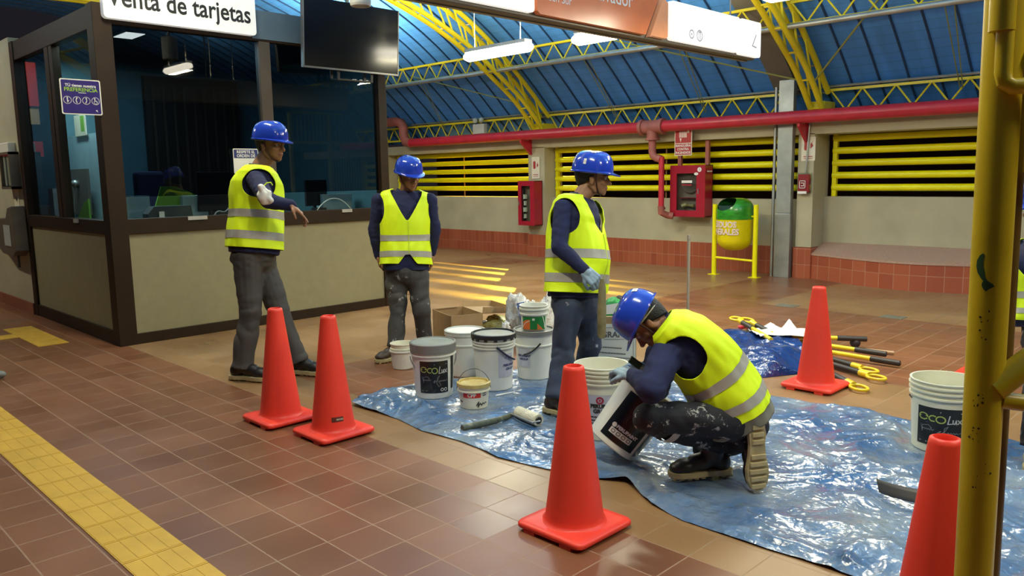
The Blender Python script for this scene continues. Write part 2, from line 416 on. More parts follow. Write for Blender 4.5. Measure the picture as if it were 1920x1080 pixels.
fx(BY + .1, BE, 0, .10, o=.016); fy(BL, BX - .1, 0, .13, o=.016)
fx(BY + .1, BE, 1.03, 1.17, o=.018); fy(BL, BX - .1, 1.03, 1.16, o=.018)
fx(BY + .1, BE, 2.90, BT, o=.01); fy(BL, BX - .1, 2.86, BT, o=.01)
fr.box((BX - .085, BE - .09, -.01), (BX + .022, BE + .02, BT + .005)); fr.box((BL - .02, BY - .022, -.01), (BL + .10, BY + .085, BT + .005))
struct('trim_9', fr, BROWN, bevel=.004)
struct('trim_10', MB().box((BX - .08, 4.07, 1.15), (BX + .006, 4.19, 2.92)), mat('bronze_mullion', (.085, .06, .036), .4))
struct('trim_11', MB().box((-9.14, BY - .006, 1.15), (-9.02, BY + .08, 2.9)).box((-9.0, BY - .004, 1.15), (-8.9, BY + .07, 2.9)), BROWN)
struct('trim_12', MB().box((BX - .05, 4.0, 2.92), (BX + .02, 4.62, 3.2)), mat('blue_grey_header', (.10, .15, .19), .6))
struct('trim_13', MB().box((BL, BY + .02, BT - .05), (BX, BE, BT)), mat('booth_roof', (.05, .06, .07), .8))
GLASSM = bpy.data.materials.new('dark_tinted_glass'); GLASSM.use_nodes = True
nt = GLASSM.node_tree; N = nt.nodes; L = nt.links; N.remove(N['Principled BSDF'])
def glass(mtl, tint, ior=1.5):
    mtl.use_nodes = True; nt = mtl.node_tree; N = nt.nodes; L = nt.links
    for q in list(N):
        if q.type != 'OUTPUT_MATERIAL': N.remove(q)
    out = [q for q in N if q.type == 'OUTPUT_MATERIAL'][0]
    tr = N.new('ShaderNodeBsdfTransparent'); gl = N.new('ShaderNodeBsdfGlossy'); gl.inputs['Roughness'].default_value = .015
    nz = N.new('ShaderNodeTexNoise'); nz.inputs['Scale'].default_value = 2.0
    rp = N.new('ShaderNodeValToRGB'); rp.color_ramp.elements[0].color = (*[t * .9 for t in tint], 1); rp.color_ramp.elements[1].color = (*tint, 1)
    L.new(nz.outputs[0], rp.inputs[0]); L.new(rp.outputs[0], tr.inputs[0])
    fz = N.new('ShaderNodeFresnel'); fz.inputs[0].default_value = ior; mx = N.new('ShaderNodeMixShader')
    ge = N.new('ShaderNodeNewGeometry'); iv = N.new('ShaderNodeMath'); iv.operation = 'SUBTRACT'; iv.inputs[0].default_value = 1; L.new(ge.outputs['Backfacing'], iv.inputs[1])
    mf_ = N.new('ShaderNodeMath'); mf_.operation = 'MULTIPLY'; L.new(fz.outputs[0], mf_.inputs[0]); L.new(iv.outputs[0], mf_.inputs[1]); L.new(mf_.outputs[0], mx.inputs[0]); L.new(tr.outputs[0], mx.inputs[1]); L.new(gl.outputs[0], mx.inputs[2]); L.new(mx.outputs[0], out.inputs[0])
    return mtl
glass(GLASSM, (.36, .40, .44)); CLEAR = glass(bpy.data.materials.new('clear_glass'), (.85, .9, .88)); CLEAR2 = glass(bpy.data.materials.new('thin_clear_pane'), (.9, .93, .92), 1.22)
g1 = MB().box((BX - .045, BY + .13, 1.37), (BX - .037, 4.08, 2.91)); struct('window_1', g1, GLASSM)
struct('window_2', MB().box((BX - .045, 4.18, 1.37), (BX - .037, BE - .08, 2.91)), GLASSM)
struct('window_3', MB().box((BX - .045, BY + .13, 1.16), (BX - .037, BE - .08, 1.365)), CLEAR2)
struct('window_4', MB().box((BL + .09, BY + .037, 1.16), (-9.13, BY + .045, 2.87)), GLASSM)
struct('window_5', MB().box((-8.91, BY + .037, 1.16), (BX - .12, BY + .045, 2.87)), CLEAR2)
# dark brown sheet standing in for the night darkness outside the louvres
struct('night_backdrop', MB().box((-24, 20, -.2), (6, 20.1, 7)), mat('dark_brown_backdrop', (.035, .012, .006), .9))
# tactile paving on the floor
def tact(name, x0, x1, y0, y1, step, label):
    m_ = MB(); x = x0
    while x < x1 - .01:
        xe = min(x + step, x1); m_.box((x + .002, y0, .0), (xe - .002, y1, .003))
        n_ = 4; wd = (y1 - y0) / n_
        for k in range(n_): m_.box((x + .012, y0 + wd * (k + .08), .003), (xe - .012, y0 + wd * (k + .92), .0042))
        x = xe
    return tag(m_.build(name, mat('yellow_tactile', (.62, .355, .035), .5, var=.10, vscale=7, splat=((.28, .16, .03), 26, .68)), loc=(x0, y0, 0)), label, 'floor strip')
tact('tactile_strip', -14, 1.5, .985, 1.23, .235, 'long yellow tactile paving strip crossing the brown tiles at lower left')
tact('tactile_strip', -9.53, -8.23, 1.99, 2.25, .26, 'short yellow tactile bar lying on the floor along the booth side wall')
tact('tactile_strip', -9.15, -8.90, 1.24, 1.99, .25, 'narrow yellow tactile stem joining the short bar in front of the booth side')
# ================================================================ STEELWORK
def inner_pts():
    q = [(10.85, 2.37), (10.35, 2.84), (9.8, 3.21), (9.3, 3.53), (8.87, 3.76), (8.3, 4.0), (7.7, 4.2), (6.9, 4.42), (6, 4.58), (4.85, 4.65)]
    return q + [(9.7 - a, b) for a, b in q[:-1][::-1]]
IN = catm(inner_pts(), 4)
def outer(p, off=.10):
    i = min(range(len(RP)), key=lambda k: (RP[k] - p).length); r = RP[i]; a = RP[max(i - 1, 0)]; b = RP[min(i + 1, len(RP) - 1)]
    t = (b - a).normalized(); n = V((-t.y, t.x)); n = n if n.y < 0 else -n
    s = r + t * (p - r).dot(t); return s + n * off
def arch(x, label, gap, rad, n):
    r = empty('arch_truss', (x, 10.85, 2.3), 0, label, 'roof truss', 'yellow arches carrying the blue vault')
    for s in (-1, 1):
        MB().tube([(x + s * gap / 2, p.x, p.y) for p in IN], rad, 10).build('inner_chord', YELLOW, r, smooth=True)
        MB().tube([(x + s * gap / 2, *outer(p)) for p in IN], rad, 10).build('outer_chord', YELLOW, r, smooth=True)
    k = 0; step = 3
    for i in range(0, len(IN) - step, step):
        a = IN[i]; b = outer(IN[i + step]); c = outer(a); k += 1
        for s in (-1, 1):
            MB().cyl((x + s * gap / 2, a.x, a.y), (x + s * gap / 2, b.x, b.y), .016, n=8).build('web_bar', YELLOW, r)
        MB().cyl((x - gap / 2, a.x, a.y), (x + gap / 2, a.x, a.y), .014, n=8).build('cross_tie', YELLOW, r)
        MB().cyl((x - gap / 2, c.x, c.y), (x + gap / 2, c.x, c.y), .014, n=8).build('cross_tie', GREY, r)
    MB().box((x - gap / 2 - .03, 10.86, 2.22), (x + gap / 2 + .03, 11.2, 2.46)).build('base_plate', YELLOW, r)
arch(-10.09, 'yellow arch of paired chords rising behind the long lamp', .20, .040, 3)
arch(-4.86, 'yellow round-tube arch rising beside the grey gutter', .16, .040, 3)
arch(-15.3, 'far yellow arch of paired chords showing above the booth roof', .20, .040, 3)
def girder(x0, x1, y, zb, zt, pitch, label):
    r = empty('lattice_girder', (x0, y, zb), 0, label, 'roof girder', 'yellow lattice girders under the vault')
    MB().beam((x0, y, zb), (x1, y, zb), .035, .035).build('lower_chord', YELLOW, r)
    MB().beam((x0, y, zt), (x1, y, zt), .035, .035).build('upper_chord', YELLOW, r)
    n = max(1, round((x1 - x0) / pitch)); p = (x1 - x0) / n; proto = {}
    for i in range(n):
        for s in (0, 1):
            o = proto.get(s)
            if o is None:
                a = V((x0, y, zb if s else zt)); b = V((x0 + p / 2, y, zt if s else zb))
                o = MB().cyl(a, b, .012, n=6).build('web_bar', YELLOW, r); proto[s] = o; o.matrix_basis = Matrix.Translation((p / 2 * s, 0, 0))
            else:
                c = o.copy(); COL.objects.link(c); c.matrix_basis = Matrix.Translation((p * i + p / 2 * s, 0, 0))
    return r
girder(-15.5, -10.2, 11.02, 2.33, 2.61, .40, 'low yellow lattice girder above the louvres left of the left arch')
girder(-9.95, -5.42, 11.02, 2.33, 2.61, .42, 'low yellow lattice girder above the fire hose cabinet with round badge')
girder(-4.74, .85, 11.02, 2.33, 2.61, .42, 'low yellow lattice girder above the curved tiled plinth at right')
girder(-15.5, -10.2, 9.75, 3.33, 3.60, .42, 'upper yellow lattice girder behind the screen side of the left arch')
girder(-9.95, -5.0, 9.75, 3.33, 3.60, .42, 'upper yellow lattice girder behind the short oval lamp')
girder(-4.74, .85, 9.75, 3.33, 3.60, .42, 'upper yellow lattice girder at the top right edge')
tag(MB().cyl((-15, 9.70, 3.30), (1, 9.70, 3.30), .035, n=12).build('conduit_pipe', mat('galvanised_steel', (.42, .44, .42), .38, .7, var=.18, vscale=5), smooth=True, loc=(-15, 9.7, 3.3)), 'long grey conduit running under the upper lattice girders', 'pipe')
GALV = MATS['galvanised_steel']
tag(MB().cyl((-14, 11.0, 2.66), (1, 11.0, 2.66), .018, n=8).build('conduit_pipe', GALV, smooth=True, loc=(-14, 11, 2.66)), 'thin grey conduit running on top of the low lattice girders', 'pipe')
WIREM = mat('tie_rod_steel', (.34, .36, .10), .4, .3)
def rod(p, q, r_, label, m_=WIREM):
    return tag(MB().cyl(p, q, r_, n=6).build('tie_rod', m_, smooth=True, loc=p), label, 'rod')
rod((-3.55, 9.75, 3.62), (-4.80, 10.55, 2.66), .013, 'thick yellow tie rod slanting down left into the right arch foot')
rod((-12.4, 9.75, 3.45), (-10.2, 10.35, 2.83), .010, 'tie rod slanting down right into the left arch')
rod((-7.6, 9.75, 3.52), (-5.0, 10.5, 2.74), .012, 'tie rod slanting down right into the right arch from behind the white sign')
for a, b, l in (((-2.98, 9.75, 3.34), (-3.12, 11, 2.5), 'rightmost pair'), ((-6.38, 9.75, 3.25), (-6.70, 11, 2.45), 'below the white sign'), ((-8.14, 9.75, 3.36), (-8.37, 11, 2.4), 'below the orange sign'), ((-12.2, 9.75, 3.4), (-12.9, 11, 2.5), 'beside the booth corner')):
    rod(a, b, .007, 'thin sag rod between girders, ' + l + ', left rod'); rod((a[0] + .10, a[1], a[2]), (b[0] + .03, b[1], b[2]), .007, 'thin sag rod between girders, ' + l + ', right rod')
# ================================================================ LOUVRES
def louvre(x0, x1, y, label, zb=1.11):
    r = empty('louvre_screen', (x0, y, 1.11), 0, label, 'louvre')
    p = None
    for k in range(6):
        z = 1.275 + .173 * k
        if z > 2.0: break
        MB().cyl((x0, y, z), (x1, y, z), .048, n=16).build('bar', YELLOW2, r, smooth=True)
    MB().box((x0, y - .03, zb), (x0 + .06, y + .03, 2.02)).build('side_post', YELLOW2, r)
    MB().box((x1 - .06, y - .03, zb), (x1, y + .03, 2.02)).build('side_post', YELLOW2, r)
    if x1 - x0 > 3:
        MB().box(((x0 + x1) / 2 - .012, y + .04, zb), ((x0 + x1) / 2 + .012, y + .055, 2.02)).build('rear_stay', mat('brown_stay', (.25, .12, .04), .6), r)
louvre(-14.75, -10.38, 11.17, 'yellow bar louvre left of the small hose cabinet')
louvre(-9.93, -5.14, 11.17, 'yellow bar louvre behind the fire hose cabinet with round badge')
louvre(-4.80, 1.0, 11.34, 'yellow bar louvre above the curved plinth at right', 1.152)
# ================================================================ PIPEWORK
r = empty('fire_main_pipe', (-7.4, 10.75, 2.25), 0, 'thick red fire main running along the top of the far wall', 'pipe')
MB().cyl((-13.65, 10.64, 2.25), (.85, 10.64, 2.25), .088, n=20).build('main_run', RED, r, smooth=True)
COUP = mat('pink_coupling', (.36, .11, .09), .6, var=.2)
MB().tube([(-13.6, 10.64, 2.25), (-13.78, 10.64, 2.28), (-13.85, 10.64, 2.40), (-13.85, 10.64, 2.58), (-13.92, 10.64, 2.68), (-14.1, 10.64, 2.72), (-14.6, 10.64, 2.72)], .10, 14).build('elbow', COUP, r, smooth=True)
MB().cyl((-7.60, 10.64, 2.25), (-7.24, 10.64, 2.25), .105, n=20).cyl((-7.64, 10.64, 2.25), (-7.58, 10.64, 2.25), .125, n=20).cyl((-7.26, 10.64, 2.25), (-7.20, 10.64, 2.25), .125, n=20).cyl((-7.42, 10.64, 2.24), (-7.42, 10.64, 2.06), .09, n=16).cyl((-7.42, 10.64, 2.07), (-7.42, 10.64, 2.04), .115, n=16).build('tee_fitting', COUP, r, smooth=True)
MB().tube([(-7.42, 10.64, 2.06), (-7.42, 10.64, 1.86), (-7.40, 10.64, 1.80), (-7.34, 10.64, 1.76), (-7.25, 10.64, 1.74)], .06, 12).build('swing_joint', COUP, r, smooth=True)
d = MB().cyl((-7.24, 10.64, 1.78), (-7.24, 10.64, .98), .045, n=14); d.build('drop_pipe', RED, r, smooth=True)
MB().tube([(-7.24, 10.64, 1.0), (-7.24, 10.64, .90), (-7.20, 10.76, .85), (-7.12, 10.8, .84)], .055, 12).cyl((-7.32, 10.70, .98), (-7.22, 10.72, .96), .02).build('valve', COUP, r, smooth=True)
for x in (-10.29, -4.98):
    tag(MB().prism([(10.86, 2.16), (10.58, 2.16), (10.58, 2.12), (10.82, 1.92), (10.86, 1.90)], lambda a, b: V((x - .02, a, b)), (.035, 0, 0)).box((x - .03, 10.84, 1.90), (x + .03, 10.86, 2.18)).build('pipe_bracket', RED, loc=(x, 10.86, 2.1)), 'red triangular bracket under the fire main ' + ('on the left column' if x < -8 else 'on the right column'), 'bracket')
# galvanised cable duct
r = empty('cable_duct', (-5.26, 10.86, 0), 0, 'tall galvanised cable duct standing from floor to roof', 'duct')
MB().box((-5.375, 10.76, 0), (-5.145, 10.86, .92)).build('lower_cover', GALV, r, bevel=.004)
MB().box((-5.37, 10.765, .925), (-5.15, 10.86, 2.78)).build('upper_cover', GALV, r, bevel=.004)
MB().cyl((-5.44, 10.83, 0), (-5.44, 10.83, 2.7), .022, n=10).build('side_conduit', GALV, r, smooth=True)
# ================================================================ FIRE CABINETS
def text_plane(mb, s, size, c, r_, u, mi=0, **k):   # centre, right, up
    c = V(c); r_ = V(r_); u = V(u); return text_mb(mb, s, size, lambda x, y: c + r_ * x + u * y, mi, **k)
LETW = mat('white_lettering', (.8, .78, .72), .6, var=.02); LETK = mat('black_lettering', (.02, .02, .02), .6, var=.02)
REDG = mat('crimson_cabinet', (.36, .012, .03), .3, var=.08)
INK = mat('cabinet_inside', (.34, .24, .20), .6)
def cabinet(x0, x1, y0, y1, z0, z1, label, win, big):
    r = empty('fire_hose_cabinet', ((x0 + x1) / 2, y1, z0), 0, label, 'fire cabinet')
    b = MB(); t = .012
    b.box((x0, y0 + .02, z0), (x0 + t, y1, z1)).box((x1 - t, y0 + .02, z0), (x1, y1, z1)).box((x0, y0 + .02, z0), (x1, y1, z0 + t)).box((x0, y0 + .02, z1 - t), (x1, y1, z1)).box((x0, y1 - t, z0), (x1, y1, z1))
    b.build('case', REDG, r)
    wx0, wx1, wz0, wz1 = win
    d = MB(); d.box((x0, y0, z0), (wx0, y0 + .02, z1)).box((wx1, y0, z0), (x1, y0 + .02, z1)).box((wx0, y0, z0), (wx1, y0 + .02, wz0)).box((wx0, y0, wz1), (wx1, y0 + .02, z1))
    dr = d.build('door', REDG, r)
    MB().box((wx0, y0 + .008, wz0), (wx1, y0 + .012, wz1)).build('glass_pane', CLEAR, dr)
    MB().box((x0 + .015, y0 + (.15 if big else .11), z0 + .015), (x1 - .015, y0 + (.157 if big else .117), z1 - .015)).build('back_panel', INK, r)
    if big:
        MB().cyl((x1 - .10, y0 + .002, z1 - .07), (x1 - .10, y0 - .006, z1 - .07), .036, n=24).build('number_badge', LETW, dr)
        text_plane(n_ := MB(), '1', .06, (x1 - .10, y0 - .008, z1 - .07), (1, 0, 0), (0, 0, 1)).build('badge_number', LETK, dr)
        MB().prism(circ(0, 0, .038, ry=.022), lambda a, b_: V((x1 - .16, y0 - .002, z1 - .135)) + V((a, 0, b_)), (0, .002, 0)).build('oval_sticker', LETW, dr)
        MB().box((wx0 + .09, y0 + .004, wz1 - .15), (wx1 - .08, y0 + .007, wz1 - .11)).build('sticker', LETW, dr)
        dashes(MB(), wx0 + .10, wx1 - .08, wz1 - .18, .016, lambda a, b: V((a, y0 + .004, b)), 4).build('lettering', RED, dr)
        MB().box((wx0 + .01, y0 + .05, wz0 + .19), (wx1 - .01, y1 - .03, wz0 + .20)).build('shelf', REDG, r)
        MB().tube([(x0 + .30 + .17 * (1 - k / 60) * cos(k * .7), y0 + .12, z0 + .52 + .16 * (1 - k / 60) * sin(k * .7)) for k in range(50)], .022, 8).build('hose_reel', mat('hose_grey', (.20, .13, .12), .7), r, smooth=True)
        MB().cyl((wx0 + .06, y0 + .06, wz0 + .06), (wx0 + .12, y0 + .10, wz0 + .09), .04).cyl((wx0 + .13, y0 + .08, wz0 + .08), (wx0 + .28, y0 + .08, wz0 + .07), .015, .03).build('nozzle', mat('brass_fitting', (.5, .4, .2), .4, .5), r, smooth=True)
        for k in range(3): MB().cyl((x1, y0 + .07 + .05 * k, z1 - .10), (x1 + .012, y0 + .07 + .05 * k, z1 - .10), .012).build('rivet', LETW, r)
        for xx in (x0 + .12, x1 - .02): MB().box((xx - .05, y1 - .12, z1), (xx + .01, y1 - .07, z1 + .38)).build('hanger_strap', COUP, r)
    else:
        MB().box((wx0 + .01, y0 + .05, wz0), (wx0 + .04, y0 + .07, wz1 - .05)).build('hose_holder', BLACK, r)
        for k in range(4): MB().cyl((x0 + .13, y0 + .06, wz0 + .05 + .12 * k), (x0 + .13, y0 + .06, wz0 + .13 + .12 * k), .03 + .012 * (k % 2), n=12).build('folded_hose', WHITE, r, smooth=True)
    MB().box((wx1 + .03 if big else x0 + .015, y0 - .012, (z0 + z1) / 2 - .04), (wx1 + .045 if big else x0 + .03, y0, (z0 + z1) / 2 + .04)).build('latch', GREY, dr)
cabinet(-7.20, -6.565, 10.825, 11.05, .83, 1.635, 'large red fire hose cabinet with a round number badge', (-7.08, -6.72, .93, 1.51), True)
cabinet(-10.41, -10.0, 10.62, 10.85, .60, 1.42, 'small red fire hose cabinet hanging on the left column', (-10.33, -10.10, .68, 1.33), False)
def sign_plate(name, c, r_, u, w_, h_, m_, label, cat='sign', th=.006, rad=.01, parent=None):
    c = V(c); r_ = V(r_).normalized(); u = V(u).normalized(); nrm = r_.cross(u)
    mb = MB(); mb.prism(rrect(-w_ / 2, -h_ / 2, w_ / 2, h_ / 2, rad), lambda a, b: c + r_ * a + u * b + nrm * -th, nrm * th)
    o = mb.build(name, m_, parent, loc=None if parent else c)
    if label: tag(o, label, cat)
    return o, lambda a, b, e=.002: c + r_ * a + u * b + nrm * e
SIGNR = mat('red_sign_face', (.40, .03, .03), .5); SIGNC = mat('cream_sign_face', (.72, .66, .50), .6)
o, f = sign_plate('hose_sign', (-6.90, 10.72, 1.99), (1, 0, 0), (0, 0, 1), .31, .41, SIGNC, 'red and white fire hose sign hanging below the fire main')
MB().prism(rrect(-.142, -.012, .142, .192, .004), lambda a, b: f(a, b, .001), (0, -.002, 0)).prism(rrect(-.142, -.192, .142, -.024, .004), lambda a, b: f(a, b, .001), (0, -.002, 0)).build('red_field', SIGNR, o)
mb = MB()
for k in range(7): mb.prism(rrect(-.07 + k * .02, .07, -.058 + k * .02, .165, .003), lambda a, b: f(a, b, .004), (0, .001, 0))
mb.prism([(-.06, .06), (-.03, .06), (-.045, .0)], lambda a, b: f(a, b, .004), (0, .001, 0)); mb.prism(circ(.09, .16, .022), lambda a, b: f(a, b, .004), (0, .001, 0)); mb.build('pictogram', LETW, o); mb = MB()
text_mb(mb, 'MANGUERA', .05, lambda x, y: f(x, y - .055, .005), bold=.001); text_mb(mb, 'CONTRA', .05, lambda x, y: f(x, y - .108, .005), bold=.001); text_mb(mb, 'INCENDIOS', .05, lambda x, y: f(x, y - .162, .005), bold=.001)
mb.build('words', LETW, o)
for (cx, cy, cz, w_, h_, lab) in ((-10.16, 10.845, 1.66, .20, .40, 'cream extinguisher notice on the left column above the small cabinet'), (-4.97, 10.85, 1.82, .20, .33, 'cream extinguisher notice on the right column beside the conduit')):
    if cx > -6: cx, cy = -4.955, 10.855
    o, f = sign_plate('extinguisher_notice', (cx, cy, cz), (1, 0, 0), (0, 0, 1), w_, h_, SIGNC, lab)
    mb = MB(); mb.prism(rrect(-.06, -.02, 0.0, .12, .02), lambda a, b: f(a, b, .001), (0, .001, 0)).prism([(.03, .0), (.07, .04), (.05, .08), (.08, .12), (.03, .07)], lambda a, b: f(a, b, .001), (0, .001, 0))
    dashes(mb, -.06, .06, -h_ * .32, .012, f, 3); dashes(mb, -.06, .06, -h_ * .40, .008, f, 6); mb.build('pictogram', SIGNR, o)
# alarm push station
r = empty('alarm_call_point', (-4.99, 10.86, 1.2), 0, 'small red alarm call point under a clear guard on the right column', 'alarm')
MB().box((-5.065, 10.80, 1.22), (-4.905, 10.86, 1.47)).build('box', mat('alarm_red', (.42, .03, .04), .4), r, bevel=.006)
MB().box((-5.085, 10.77, 1.20), (-4.885, 10.86, 1.49)).build('guard', CLEAR, r)
mb = MB(); stroke(mb, rrect(-.04, -.05, .04, .05, .005), .008, lambda a, b: V((-4.985 + a, 10.767, 1.33 + b)), closed=True); stroke(mb, [(-.02, .02), (.02, .02), (.02, -.02), (-.02, -.02)], .008, lambda a, b: V((-4.985 + a, 10.767, 1.33 + b))); mb.box((-5.05, 10.764, 1.20), (-4.92, 10.769, 1.235)); mb.build('markings', LETW, r)
MB().cyl((-4.97, 10.83, 1.49), (-4.93, 10.83, 2.30), .013, n=8).build('conduit', GALV, r, smooth=True)
# twin-head emergency light
r = empty('emergency_light', (-11.75, 10.98, 2.36), 0, 'white twin-head emergency light on the low lattice girder', 'lamp')
MB().box((-11.93, 10.90, 2.36), (-11.60, 10.99, 2.55)).build('battery_box', mat('grey_white_case', (.6, .6, .55), .5), r, bevel=.01)
for s in (-.09, .09): MB().ell((-11.76 + s, 10.90, 2.62), (.055, .05, .055), 16).build('lamp_head', mat('lamp_head_glass', (.55, .6, .55), .2), r, smooth=True)
# ================================================================ LITTER BIN
r = empty('litter_bin', (-5.86, 10.5, 0), 0, 'yellow litter bin with green lid hanging between two yellow posts', 'bin')
for x in (-6.19, -5.53):
    MB().cyl((x, 10.5, .0), (x, 10.5, 1.05), .035, n=16).build('post', YELLOW2, r, smooth=True)
    MB().box((x - .07, 10.44, 0), (x + .07, 10.56, .008)).build('foot_plate', YELLOW2, r)
for q_ in (((-6.19, 10.5, .26), (-5.53, 10.5, .24), .018), ((-6.19, 10.5, .88), (-6.1, 10.5, .88), .014), ((-5.61, 10.5, .88), (-5.53, 10.5, .88), .014)): MB().cyl(*q_, n=10).build('cross_bar', YELLOW2, r, smooth=True)
bb = MB(); prof = []
for i in range(11): t = pi / 2 * i / 10; prof.append((.25 * sin(t) ** .8 + .0001, .38 + .17 * (1 - cos(t))))
prof += [(.262, .86), (.262, .865)]
T = Matrix.Translation((-5.86, 10.5, 0)); bb.lathe(prof, 36, T=T)
body = bb.build('bin_body', mat('yellow_bin_plastic', (.72, .60, .0), .35), r, smooth=True, angle=60)
gb = MB(); prof = [(.268, .84), (.268, .93), (.262, 1.0), (.235, 1.07), (.20, 1.11), (.15, 1.13), (.0, 1.135)]
def openg(u, v): return True
prof = [(.268, .84), (.268, .93)] + [(.268 * cos(t) ** .55, .93 + .215 * sin(t)) for t in [k * pi / 2 / 60 for k in range(1, 60)]] + [(.0001, 1.145)]
n_ = 240; vs = []; hd_ = V((-.22, -.80, .62)).normalized()
for rr, z in prof:
    for k in range(n_): a = 2 * pi * k / n_; vs.append(T @ V((rr * cos(a), rr * sin(a), z)))
fs = []
for i in range(len(prof) - 1):
    for k in range(n_):
        l = (k + 1) % n_; c = (vs[i * n_ + k] + vs[(i + 1) * n_ + l]) / 2 - V((-5.86, 10.5, 0))
        if (V((c.x, c.y, (c.z - .97) * 1.25)).normalized().dot(hd_) > .80) and c.z > .97: continue
        fs.append((i * n_ + k, i * n_ + l, (i + 1) * n_ + l, (i + 1) * n_ + k))
gb.add(vs, fs); gb.build('bin_lid', mat('green_bin_liner', (.03, .26, .02), .28, var=.35, vscale=9, stretch=(1, 1, 3), coat=.4), r, smooth=True, angle=80)
MB().lathe([(.0001, .80), (.24, .82), (.245, 1.04)], 28, T=T).build('bag_inside', mat('dark_green_liner', (.02, .06, .05), .3), r, smooth=True)
lt = MB()
for s, z in (('RESIDUOS', .765), ('GENERALES', .66)):
    text_mb(lt, s, .118, lambda x, y, z=z: V((-5.86, 10.5, z + y)) + V((.266 * sin(x / .266 - .30), -.266 * cos(x / .266 - .30), 0)), sx=.88, bold=.005)
lt.build('lettering', mat('pale_pink_lettering', (.75, .58, .50), .6), r)
# floor plates
for x in (-4.05, -2.9): tag(MB().box((x - .11, 8.38, 0), (x + .11, 8.56, .004)).build('floor_plate', mat('grey_cover_plate', (.16, .15, .11), .5), loc=(x, 8.47, 0)), 'grey cover plate set in the tan floor ' + ('behind the left of the tall cone' if x < -3.5 else 'right of the tall cone'), 'floor plate')
# ================================================================ SIGNS AND SCREEN
LITW = mat('backlit_white_face', (.9, .9, .86), .3, emit=(1, .98, .90), estr=.75)
SW = mat('white_sign_face', (.8, .8, .76), .35, emit=(1, 1, .95), estr=.35)
r = empty('ticket_sign', (BX, 3.3, 2.95), 0, 'white sign reading Venta de tarjetas over the booth window', 'sign')
cx = BX + .09
MB().prism(rrect(2.58, 2.935, 4.01, 3.32, .035), lambda a, b: V((cx - .07, a, b)), (.07, 0, 0)).build('face', SW, r)
mb = MB(); text_mb(mb, 'Venta de tarjetas', .235, lambda x, y: V((cx + .003, 3.287 + x * 1.0, 3.118 + y)), bold=.004, sx=.83); mb.build('lettering', LETK, r)
MB().box((BX, 2.7, 3.0), (cx - .06, 3.9, 3.25)).build('mounting_frame', GREY, r)
# television
tx = BX + .22
r = empty('television', (tx, 5.04, 2.7), 0, 'large switched-off television hanging before the booth glass', 'television')
Tt = Matrix.Translation((tx, 5.04, 2.66)) @ Matrix.Rotation(radians(4), 4, 'Y')
scr = mat('black_screen', (.004, .004, .005), .13, spec=.6)
MB().box((-.03, -.60, 0), (.012, .60, .70), T=Tt).build('screen_case', scr, r, bevel=.004)
MB().box((-.032, -.605, -.006), (.016, .605, .012), T=Tt).box((-.032, -.606, 0), (.016, -.594, .70), T=Tt).box((-.032, .594, 0), (.016, .606, .70), T=Tt).build('bezel', mat('silver_bezel', (.22, .22, .22), .3, .6), r)
MB().box((-.20, -.16, -.10), (-.05, .30, -.085), T=Tt).box((-.20, -.16, -.10), (-.18, -.13, .5), T=Tt).box((-.20, .27, -.10), (-.18, .30, .5), T=Tt).box((-.06, -.16, -.10), (-.045, -.13, .3), T=Tt).box((-.06, .27, -.10), (-.045, .30, .3), T=Tt).build('wall_mount', BLACK, r)
MB().cyl(Tt @ V((-.1, 0, .6)), Tt @ V((-.1, 0, 1.9)), .02).build('hanging_pole', GREY, r)
# cylinder spot / camera
c = P(676, 4, 6.6)
r = empty('ceiling_speaker', c, 0, 'grey cylindrical fitting hanging over the television', 'fitting')
MB().cyl((c.x, c.y, c.z - .015), (c.x, c.y, c.z + .22), .088, n=28).build('body', mat('light_grey_case', (.45, .45, .43), .5), r, smooth=True)
MB().lathe([(.088, 0), (.08, -.018), (.068, -.018), (.062, .01), (.0001, .012)], 28, T=Matrix.Translation((c.x, c.y, c.z - .015))).build('front_ring', mat('ring_grey', (.55, .55, .52), .4), r, smooth=True)
MB().cyl((c.x, c.y, c.z + .2), (c.x, c.y, roof_z(c.y)), .012).build('drop_rod', GREY, r)
# hanging direction sign
A = V((-4.0, 4.27, 2.645)); dv = V((0, 1, 0)); Lr = 3.26; nv = V((1, 0, 0))
a1 = 1.65
r = empty('direction_sign', A, 0, 'long hanging direction sign with orange and white panels', 'sign')
def bxs(s0, s1, n0, n1, z0, z1):
    b = MB(); vs = [A + dv * s + nv * n + V((0, 0, z)) for z in (z0, z1) for n in (n0, n1) for s in (s0, s1)]
    return b.add(vs, [(0, 2, 3, 1), (4, 5, 7, 6), (0, 1, 5, 4), (2, 6, 7, 3), (0, 4, 6, 2), (1, 3, 7, 5)])
bxs(-2.4, Lr - .03, -.16, -.01, -.028, .32).build('box_frame', mat('grey_brown_metal', (.12, .105, .085), .45, .3), r, bevel=.01)
bxs(-2.4, Lr - .05, -.12, -.08, -.036, -.027).build('bottom_rail', GREY, r)
def pan(name, poly, m_): return MB().prism(poly, lambda a, b: A + dv * a + V((0, 0, b)) - nv * .01, nv * .045).build(name, m_, r)
HP = .325
ORG = mat('orange_sign_face', (.62, .17, .06), .22, spec=.6, emit=(1, .30, .10), estr=.08)
p0 = pan('white_panel', rrect(-2.3, 0, -.03, HP, .03), LITW)
e1 = a1 - .37
p1 = pan('orange_panel', [(.0, .02), (.0, HP), (e1 + .22, HP), (e1 + .03, 0), (.03, 0)], ORG)
p2 = pan('orange_end_panel', [(e1 + .09, -.01), (e1 + .28, HP), (a1 - .04, HP - .02), (a1 - .02, HP - .03), (a1 - .02, .02), (a1 - .04, 0), (e1 + .12, 0)], mat('pale_orange_face', (.62, .24, .11), .22, spec=.6, emit=(1, .5, .25), estr=.22))
p3 = pan('white_panel', rrect(a1 + .03, 0, Lr - .42, HP, .03), LITW)
